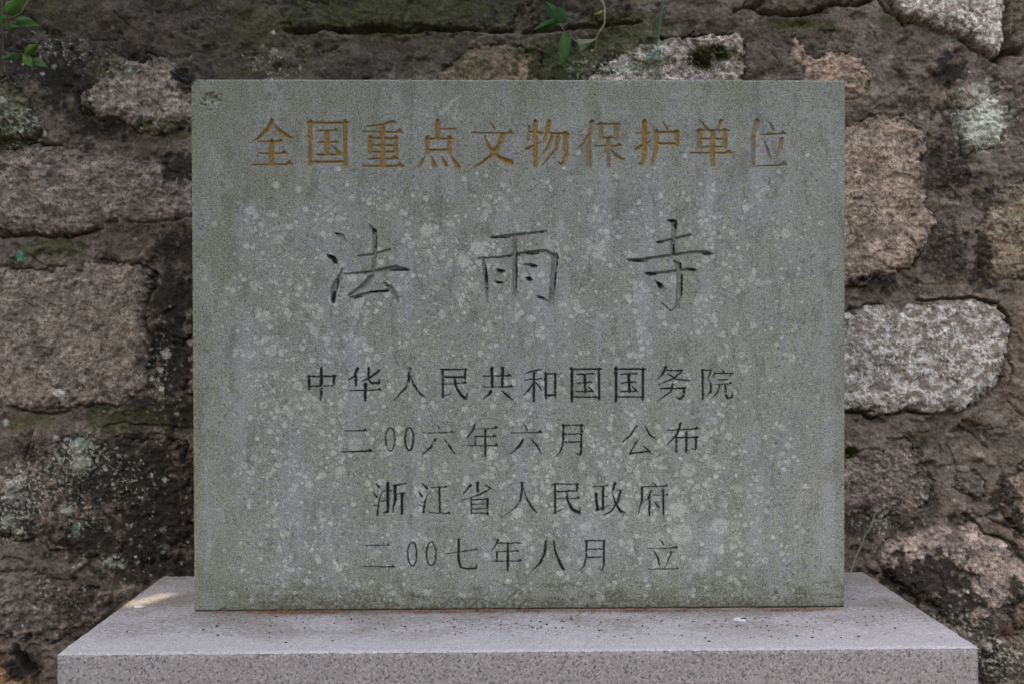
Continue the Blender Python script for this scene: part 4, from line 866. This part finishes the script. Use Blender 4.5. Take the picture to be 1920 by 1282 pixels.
# tree above the wall: unseen crown added to shade the place, lowest sprig hangs into the upper left corner
def build_tree():
    root = empty('overhanging_tree', (-1.55, WY+.30, 2.72))
    tag(root, 'leafy tree overhanging the wall, its unseen crown added for shade, its green sprig hanging at the upper left corner', 'tree')
    bm = bmesh.new()
    base = Vector((-1.55, WY+.30, 2.60))
    tube(bm, smooth_path([base, base+Vector((.05, -.1, .7)), base+Vector((.15, -.6, 1.5)), base+Vector((.4, -1.3, 2.1))]), list(np.linspace(.13, .07, 19)), 12)
    limbs = [[(.15, -.6, 1.5), (-.4, -1.2, 1.9), (-1.0, -2.0, 2.1)], [(.4, -1.3, 2.1), (1.0, -1.7, 2.3), (1.7, -2.1, 2.3)], [(.4, -1.3, 2.1), (.5, -2.3, 2.3), (.3, -3.2, 2.3)], [(.1, -.5, 1.4), (.8, -1.0, 1.9), (1.8, -1.4, 2.2)], [(-.2, -1.0, 1.7), (-.3, -2.0, 2.0), (-.6, -3.0, 2.1)]]
    for lb in limbs:
        p = smooth_path([base+Vector(q) for q in lb]); tube(bm, p, list(np.linspace(.05, .015, len(p))), 8)
    bm_obj('trunk', bm, M_BARK, root)
    # crown: separate leaf blades in drifting clumps, thick enough to shade the place, with a gap that lets one fleck of sun through
    sdv = np.array(SUN_DIR); ex = np.cross(sdv, [0, 1, 0]); ex /= np.linalg.norm(ex); ey = np.cross(ex, sdv)
    rs = np.random.default_rng(3)
    foc = np.array([0.0, 0.1, PZ+.25])
    fle = at_z(272, 1124, PZ)
    fl2 = at_z(302, 1117, PZ)
    out_v, out_q = [], []; cnt = 0
    gaps = [(at_z(258, 1129, PZ), .018), (at_z(276, 1125, PZ), .012), (at_z(303, 1117, PZ), .012)]
    gp = [((g-foc)@ex, (g-foc)@ey, r) for g, r in gaps]
    pos = []
    for layer in range(3):
        for gx in np.arange(-2.0, 2.0, .062):
            for gy in np.arange(-1.35, 1.5, .062):
                x, y = gx+rs.uniform(-.028, .028), gy+rs.uniform(-.028, .028)
                pos.append((x, y, layer))
    pos = np.array(pos)
    h = 4.3 + .28*pos[:, 2] + fbm(pos[:, 0]*1.1, pos[:, 1]*1.1, 3, 7)*.35 + rs.uniform(-.12, .12, len(pos))
    G = .005; gx0, gy0 = -2.05, -1.4; cov = np.zeros((int(2.95/G), int(4.1/G)), bool)
    for g in gp:
        pass
    def blade(x, y, t, L, tilt):
        c = foc + ex*x + ey*y + sdv*t; w = L*rs.uniform(.46, .6)
        n_ = sdv + rs.normal(0, tilt, 3); n_ /= np.linalg.norm(n_)          # blades roughly face the light, as leaves do
        a = np.cross(n_, rs.normal(0, 1, 3)); a /= np.linalg.norm(a); b = np.cross(n_, a)
        P = [c-a*L*.5, c-a*L*.12+b*w*.5-n_*w*.12, c+a*L*.22+b*w*.38-n_*w*.1, c+a*L*.5-n_*L*.1, c+a*L*.22-b*w*.38-n_*w*.1, c-a*L*.12-b*w*.5-n_*w*.12]
        i = len(out_v); out_v.extend(P)
        out_q.extend([(i, i+1, i+2, i+3), (i, i+3, i+4, i+5)])
        pj = np.array([((p-foc)@ex, (p-foc)@ey) for p in P])
        lo = np.maximum(((pj.min(0)-[gx0, gy0])/G).astype(int), 0); hi = ((pj.max(0)-[gx0, gy0])/G).astype(int)+2
        sl = (slice(lo[1], hi[1]), slice(lo[0], hi[0])); sub = cov[sl]
        if sub.size:
            yy, xx = np.mgrid[lo[1]:lo[1]+sub.shape[0], lo[0]:lo[0]+sub.shape[1]]
            cov[sl] |= poly_sd(gx0+(xx+.5)*G, gy0+(yy+.5)*G, pj) > .001
    def gap_d(x, y): return min(math.hypot(x-g[0], y-g[1])-g[2] for g in gp)
    for (x, y, l_), t in zip(pos, h):
        near = gap_d(x, y); L = rs.uniform(.075, .125)
        if near < .06: continue
        blade(x, y, t, L, .42)
    # added blades close the chinks left over the tablet to keep sun off, except round the gap
    for it in range(4):
        free = np.argwhere(~cov); rs.shuffle(free)
        for r_, c_ in free:
            if cov[r_, c_]: continue
            x, y = gx0+(c_+.5)*G, gy0+(r_+.5)*G; near = gap_d(x, y)
            if near < .004: continue
            blade(x, y, 4.25+rs.uniform(0, .7), .09 if near > .06 else max(.012, near*1.25), .2)
    o = link('crown', np_mesh('crown', np.array(out_v), np.array(out_q), False), M_CROWN, root)
    # hanging sprig
    yb = wall_y(40, 60)
    y1 = yb-.075
    stem('twig', [(70, -60), (58, -12), (50, 8), (40, 24), (22, 34)], [y1+.03, y1+.02, y1+.01, y1, y1-.01], .0028, M_STEM, root)
    stem('twig', [(-20, -70), (2, -10), (6, 40), (6, 92), (12, 128), (18, 150), (34, 164)], [y1-.02, y1-.005, y1, y1+.02, y1+.04, y1+.055, y1+.065], .0026, M_STEM, root)
    stem('twig', [(8, 98), (24, 102), (42, 102), (62, 110)], [y1+.02, y1+.005, y1-.01, y1-.012], .0014, M_STEM, root)
    stem('twig', [(17, 146), (8, 150), (-2, 154)], [y1+.055, y1+.05, y1+.06], .0014, M_STEM, root)
    Lf = [((9, 25), (46, 0), 27, M_LEAF_L), ((27, 37), (73, 49), 21, M_LEAF), ((14, 33), (-30, 38), 17, M_LEAF_L), ((6, 50), (36, 52), 14, M_LEAF), ((38, 104), (1, 111), 15, M_LEAF), ((45, 101), (72, 85), 17, M_LEAF_L), ((44, 104), (60, 125), 19, M_LEAF_L), ((61, 110), (88, 126), 15, M_LEAF)]
    for k, (b_, t_, w_, m_) in enumerate(Lf):
        leaf(b_, t_, w_, y1-.012, y1-.02-.012*(k % 3), m_, root, .3, .18, seed=k)
build_tree()

def build_sky_blocking_trees():
    # unseen belt of trees added behind the camera to close off the low sky
    rs = np.random.default_rng(77); vs, qs = [], []
    for _ in range(7000):
        a = rs.uniform(math.pi*.98, math.pi*2.02); R = 8.5+rs.uniform(0, 2.2)+.8*math.sin(a*7)
        top = 5.6+.9*math.sin(a*5.3)+.6*math.sin(a*11)
        p = np.array([R*math.cos(a), -1.0+R*math.sin(a), rs.uniform(0, 1)**.8*top])
        n_ = np.array([-math.cos(a), -math.sin(a), .3])+rs.normal(0, .4, 3); n_ /= np.linalg.norm(n_)
        x = np.cross(n_, rs.normal(0, 1, 3)); x /= np.linalg.norm(x); y = np.cross(n_, x); L, w = rs.uniform(.35, .6), rs.uniform(.2, .36)
        i = len(vs); vs += [p-x*L*.5, p+y*w*.5+n_*.03, p+x*L*.5, p-y*w*.5+n_*.03]; qs.append((i, i+1, i+2, i+3))
    o = link('sky_blocking_trees', np_mesh('sky_blocking_trees', np.array(vs), np.array(qs), False), M_CROWN)
    tag(o, 'unseen belt of dark leafy trees added to block the low sky facing the wall', 'sky_blocking_trees', kind='stuff')
build_sky_blocking_trees()

def build_vine():
    yb = wall_y(1100, 60)-.06
    p = at(1125, -20, yb); root = empty('creeping_vine', tuple(p))
    tag(root, 'thin vine with green and faded leaves hanging above the tablet top', 'vine')
    stem('stem', [(1112, -40), (1124, -8), (1133, 12), (1134, 30), (1133, 46), (1124, 60), (1118, 74), (1117, 98)], [yb+.03, yb+.02, yb+.01, yb, yb, yb-.005, yb, yb+.01], .0026, M_STEM_P, root)
    stem('stem', [(1120, 70), (1112, 77), (1100, 82), (1084, 80), (1068, 68), (1058, 58), (1049, 44), (1042, 30)], [yb-.003, yb-.01, yb-.015, yb-.015, yb-.01, yb-.008, yb-.01, yb-.01], .0015, M_STEM_P, root)
    stem('stem', [(1066, 66), (1072, 62), (1071, 57), (1065, 58)], [yb-.01, yb-.015, yb-.02, yb-.018], .0009, M_STEM_P, root)
    leaf((1050, 43), (1022, 2), 24, yb-.012, yb-.01, M_LEAF_D, root, .5, .2, seed=21)
    leaf((1052, 44), (1049, 12), 20, yb-.014, yb-.02, M_LEAF_D, root, .3, .2, seed=22)
    leaf((1047, 40), (998, 57), 17, yb-.012, yb-.004, M_LEAF_D, root, .45, .25, seed=23)
    leaf((1063, 60), (1054, 124), 25, yb-.014, yb-.02, M_LEAF, root, .35, .15, seed=24)
    o = leaf((1118, 74), (1086, 86), 23, yb-.006, yb-.02, M_LEAF_P, root, .35, .2, blunt=True, seed=25); o['label'] = 'faded grey green leaf'
    o = leaf((1133, 21), (1114, 28), 7, yb-.002, yb-.012, M_LEAF_Y, root, .3, .3, seed=26); o['label'] = 'small yellowed leaf'
    o = leaf((1118, 82), (1116, 100), 4, yb-.002, yb, M_LEAF_Y, root, .3, .1, seed=27); o['label'] = 'yellow leaf stub'
build_vine()

def build_twine():
    ys = [wall_y(1238, 20)-.02, wall_y(1238, 20)-.02, wall_y(1235, 60)-.016, wall_y(1235, 75)-.012, wall_y(1234, 85)-.008, wall_y(1232, 95)-.006, wall_y(1225, 104)-.005, wall_y(1214, 114)-.004]
    px = [(1246, -60), (1243, 4), (1237, 42), (1235, 72), (1232, 82), (1234, 92), (1226, 104), (1213, 114)]
    bm = bmesh.new()
    P = smooth_path([at(x, y, Y) for (x, y), Y in zip(px, ys)], 8); tube(bm, P, [.0013]*len(P), 6)
    P = smooth_path([at(x, y, Y) for (x, y), Y in zip([(1235, 74), (1238, 84), (1237, 94), (1230, 100)], ys[3:7])], 8); tube(bm, P, [.0008]*len(P), 6)
    P = smooth_path([at(x, y, Y) for (x, y), Y in zip([(1226, 104), (1220, 106), (1216, 120), (1211, 126)], [ys[6]]*4)], 8); tube(bm, P, [.0007]*len(P), 6)
    o = bm_obj('twine', bm, M_STRING)
    tag(o, 'thin teal twine hanging down the wall above the tablet', 'twine')
build_twine()

def build_dry_twig():
    pts = [(1642, 930), (1640, 962), (1633, 985), (1622, 1003), (1615, 1022), (1606, 1040), (1600, 1058), (1594, 1078)]
    root = empty('dry_creeper', tuple(at(1600, 1060, WY-.03)))
    tag(root, 'dry pale creeper stem climbing the wall right of the tablet foot', 'creeper')
    Y = min(wall_y(x, y) for x, y in pts)-.004
    stem('stem', pts, [Y+.01, Y+.006, Y+.002, Y, Y, Y-.004, Y-.01, Y-.03], .0021, M_STEM_P, root, .9)
    stem('stem', [(1600, 1058), (1592, 1062), (1588, 1074)], [Y-.01, Y-.012, Y-.03], .0011, M_STEM, root)
    rn = random.Random(4)
    m = mat_leaf('creeper_leaf', (.10, .12, .08), (.16, .18, .12))
    for k in range(9):
        x, y = pts[1+k % 4]; x += rn.uniform(-9, 9); y += rn.uniform(-12, 12)
        leaf((x, y), (x+rn.uniform(-5, 5), y+rn.uniform(2, 6)), 4, Y-.004, Y-.008, m, root, .2, .2, seed=k+40)
build_dry_twig()

# moss cushions: short upright shoots packed over the stone
def build_moss():
    m = mat_plain('moss', (.045, .055, .010), (.105, .105, .022), 300, .95)
    rn = np.random.default_rng(8)
    for nm, ells, n, lab in (('moss_cushion', [(1320, 100, 24, 12), (1342, 92, 16, 8), (1352, 106, 14, 7), (1318, 122, 18, 12), (1300, 112, 12, 12)], 5200, 'olive green moss cushion on the pale granite stone above the tablet'),
                        ('moss_tuft', [(1590, 846, 16, 9), (1600, 842, 8, 5)], 1500, 'small green moss tuft on the wall beside the tablet right edge'),
                        ('moss_tuft', [(1560, 58, 24, 4), (1500, 44, 20, 5)], 900, 'faint yellow green moss streak on the mortar at the top right')):
        vs, qs = [], []
        for _ in range(n):
            x, y, rx, ry = ells[rn.integers(len(ells))]
            px, py = x+rn.normal(0, rx*.5), y+rn.normal(0, ry*.5)
            Y = wall_y(px, py); p = at(px, py, Y+.001)
            d = np.array([rn.normal(0, .5), -1+rn.normal(0, .3), .35+rn.normal(0, .5)]); d /= np.linalg.norm(d)
            L = rn.uniform(.0025, .007); s = np.cross(d, rn.normal(0, 1, 3)); s /= np.linalg.norm(s); s *= .0007
            i = len(vs); vs += [p-s, p+s, p+d*L*.7+s*.8, p+d*L]; qs.append((i, i+1, i+2, i+3))
        o = link(nm, np_mesh(nm, np.array(vs), np.array(qs), False), m)
        tag(o, lab, 'moss', kind='stuff')
build_moss()

# ------------------------------------------------------------------ litter on the plinth
def flake_mesh(name, size, flat, seed, mat):
    bm = bmesh.new(); bmesh.ops.create_icosphere(bm, subdivisions=2, radius=size)
    rn = random.Random(seed)
    for v in bm.verts:
        v.co *= 1+rn.uniform(-.22, .22); v.co.z *= flat; v.co.x *= 1.35
    me = bpy.data.meshes.new(name); bm.to_mesh(me); bm.free(); me.materials.append(mat)
    for p in me.polygons: p.use_smooth = True
    return me
def build_litter():
    rn = random.Random(19)
    kinds = [('dark brown', 'tiny dark brown seed lying on the plinth top', (.030, .020, .012), (.06, .04, .025)),
             ('olive', 'tiny olive green seed lying on the plinth top', (.07, .065, .015), (.14, .12, .03)),
             ('ochre', 'tiny ochre seed husk lying on the plinth top', (.20, .11, .035), (.32, .20, .07)),
             ('rust', 'tiny rust brown bud husk lying on the plinth top', (.14, .055, .025), (.22, .10, .05))]
    meshes = []
    for k, (c, lab, a, b) in enumerate(kinds):
        m = mat_plain(c.replace(' ', '_')+'_seed', a, b, 400, .8)
        meshes.append([flake_mesh('seed', s, .62, k*5+i, m) for i, s in enumerate((.0010, .0014, .0019))])
    def put(px, py, k):
        p = at_z(px, py, PZ)
        me = meshes[k][rn.choice((0, 0, 1, 1, 2))]
        o = bpy.data.objects.new('seed', me); COL.objects.link(o)
        o.location = (p[0], p[1], PZ+.0008); o.rotation_euler = (rn.uniform(-.4, .4), rn.uniform(-.4, .4), rn.uniform(0, 6.28))
        tag(o, kinds[k][1], 'seed', kinds[k][0]+' seeds and husks fallen on the plinth')
    known = [(212, 1162, 3), (198, 1182, 3), (238, 1184, 1), (303, 1189, 1), (380, 1181, 0), (340, 1184, 1), (424, 1158, 0), (460, 1167, 3), (381, 1180, 0), (605, 1184, 1), (643, 1195, 1), (658, 1186, 0), (692, 1160, 1), (704, 1178, 1), (721, 1178, 1), (755, 1155, 0), (763, 1181, 0), (780, 1182, 0), (778, 1192, 3), (822, 1193, 0), (790, 1183, 3), (897, 1180, 3), (958, 1182, 2), (961, 1190, 1), (1024, 1187, 2), (1045, 1189, 0), (1031, 1189, 1), (1122, 1193, 0), (1085, 1174, 2), (1072, 1160, 0), (1001, 1177, 3), (998, 1176, 0),
             (1180, 1163, 0), (1205, 1173, 0), (1215, 1177, 0), (1169, 1191, 1), (1183, 1197, 1), (1264, 1191, 1), (1278, 1191, 0), (1302, 1165, 1), (1340, 1163, 1), (1343, 1176, 0), (1354, 1174, 3), (1402, 1177, 0), (1438, 1173, 0), (1441, 1182, 0), (1413, 1194, 1), (1446, 1193, 1), (1494, 1192, 0), (1523, 1195, 0), (1577, 1195, 0), (1494, 1174, 2), (1518, 1172, 3), (1540, 1181, 2), (1625, 1087, 1), (1605, 1102, 0), (1668, 1109, 0), (1660, 1125, 3), (1663, 1130, 2), (1675, 1141, 1), (1642, 1136, 0), (1660, 1146, 3), (1734, 1158, 1), (1678, 1177, 0), (1660, 1189, 1), (1765, 1194, 2), (1709, 1138, 0), (1601, 1123, 1), (1618, 1142, 3), (1653, 1155, 2), (1471, 1197, 1), (1460, 1197, 0), (1384, 1171, 0)]
    for x, y, k in known: put(x, y, k)
    for _ in range(190):
        y = 1152+abs(rn.gauss(0, 24)); x = rn.uniform(390, 1640)
        if y < 1206: put(x, y, rn.choice((0, 0, 1, 1, 2, 2, 3, 3)))
    # bud scales gathered along the foot of the tablet
    m = mat_plain('bud_scales', (.15, .055, .025), (.36, .16, .07), 250, .85)
    vs, qs = [], []
    r2 = np.random.default_rng(23)
    for _ in range(2600):
        if r2.random() < .6: px = r2.choice([530, 545, 500, 585, 780, 850, 915, 990, 1100, 1180, 1200, 1290, 1450, 1520, 625]) + r2.normal(0, 22)
        else: px = r2.uniform(400, 1575)
        yb = 1145.5-(px-362)*.0050; py = yb+abs(r2.normal(0, 3.0))+.6
        p = at_z(px, py, PZ+.001)
        a = r2.normal(0, 1, 3); a[2] *= .3; a /= np.linalg.norm(a); b = np.cross(a, [0, 0, 1])+r2.normal(0, .25, 3)
        L, w = r2.uniform(.002, .0065), r2.uniform(.0007, .0016); p = p+np.array([0, 0, abs(a[2])*L*.6+r2.uniform(0, .0015)])
        i = len(vs); vs += [p-a*L*.5, p+b*w, p+a*L*.5, p-b*w]; qs.append((i, i+1, i+2, i+3))
    o = link('bud_scale_litter', np_mesh('bud_scale_litter', np.array(vs), np.array(qs), False), m)
    tag(o, 'reddish brown bud scales gathered along the foot of the tablet', 'litter', kind='stuff')
    # bird droppings
    mw = mat_plain('dropping_white', (.50, .50, .50), (.62, .62, .60), 300, .8); mk = mat_plain('dropping_dark', (.04, .04, .035), (.09, .085, .075), 300, .8)
    def splat(px, py, rx, lab, dark):
        p = at_z(px, py, PZ+.0012); bm = bmesh.new(); n = 40; rs = random.Random(int(px))
        for ring_r, hz in ((1.0, 0.0), (.75, .0009), (.35, .0014)):
            pass
        ph = [rs.uniform(.7, 1.25) for _ in range(n)]
        rings = []
        for rr_, hz in ((1.0, -.0006), (.85, .0006), (.5, .0011), (.15, .0013)):
            rings.append([bm.verts.new((p[0]+rx*rr_*ph[k]*math.cos(2*math.pi*k/n), p[1]+rx*.9*rr_*ph[(k*3) % n]*math.sin(2*math.pi*k/n), p[2]+hz+rs.uniform(-.0002, .0002))) for k in range(n)])
        for a_, b_ in zip(rings, rings[1:]):
            for k in range(n): bm.faces.new((a_[k], a_[(k+1) % n], b_[(k+1) % n], b_[k]))
        bm.faces.new(rings[-1])
        o_ = bm_obj('bird_dropping', bm, mw); tag(o_, lab, 'bird dropping')
        if dark:
            bm = bmesh.new(); bmesh.ops.create_icosphere(bm, subdivisions=2, radius=1)
            for v in bm.verts:
                v.co *= rs.uniform(.8, 1.2); v.co = Vector((p[0]+.004+v.co.x*.0065, p[1]+v.co.y*.004, p[2]+.001+v.co.z*.002))
            c = bm_obj('dark_core', bm, mk, o_)
    splat(1390, 1160, .015, 'white bird dropping with dark core on the plinth below the tablet right half', True)
    splat(261, 1136, .009, 'small white bird dropping on the plinth left corner beside the sun fleck', False)
build_litter()
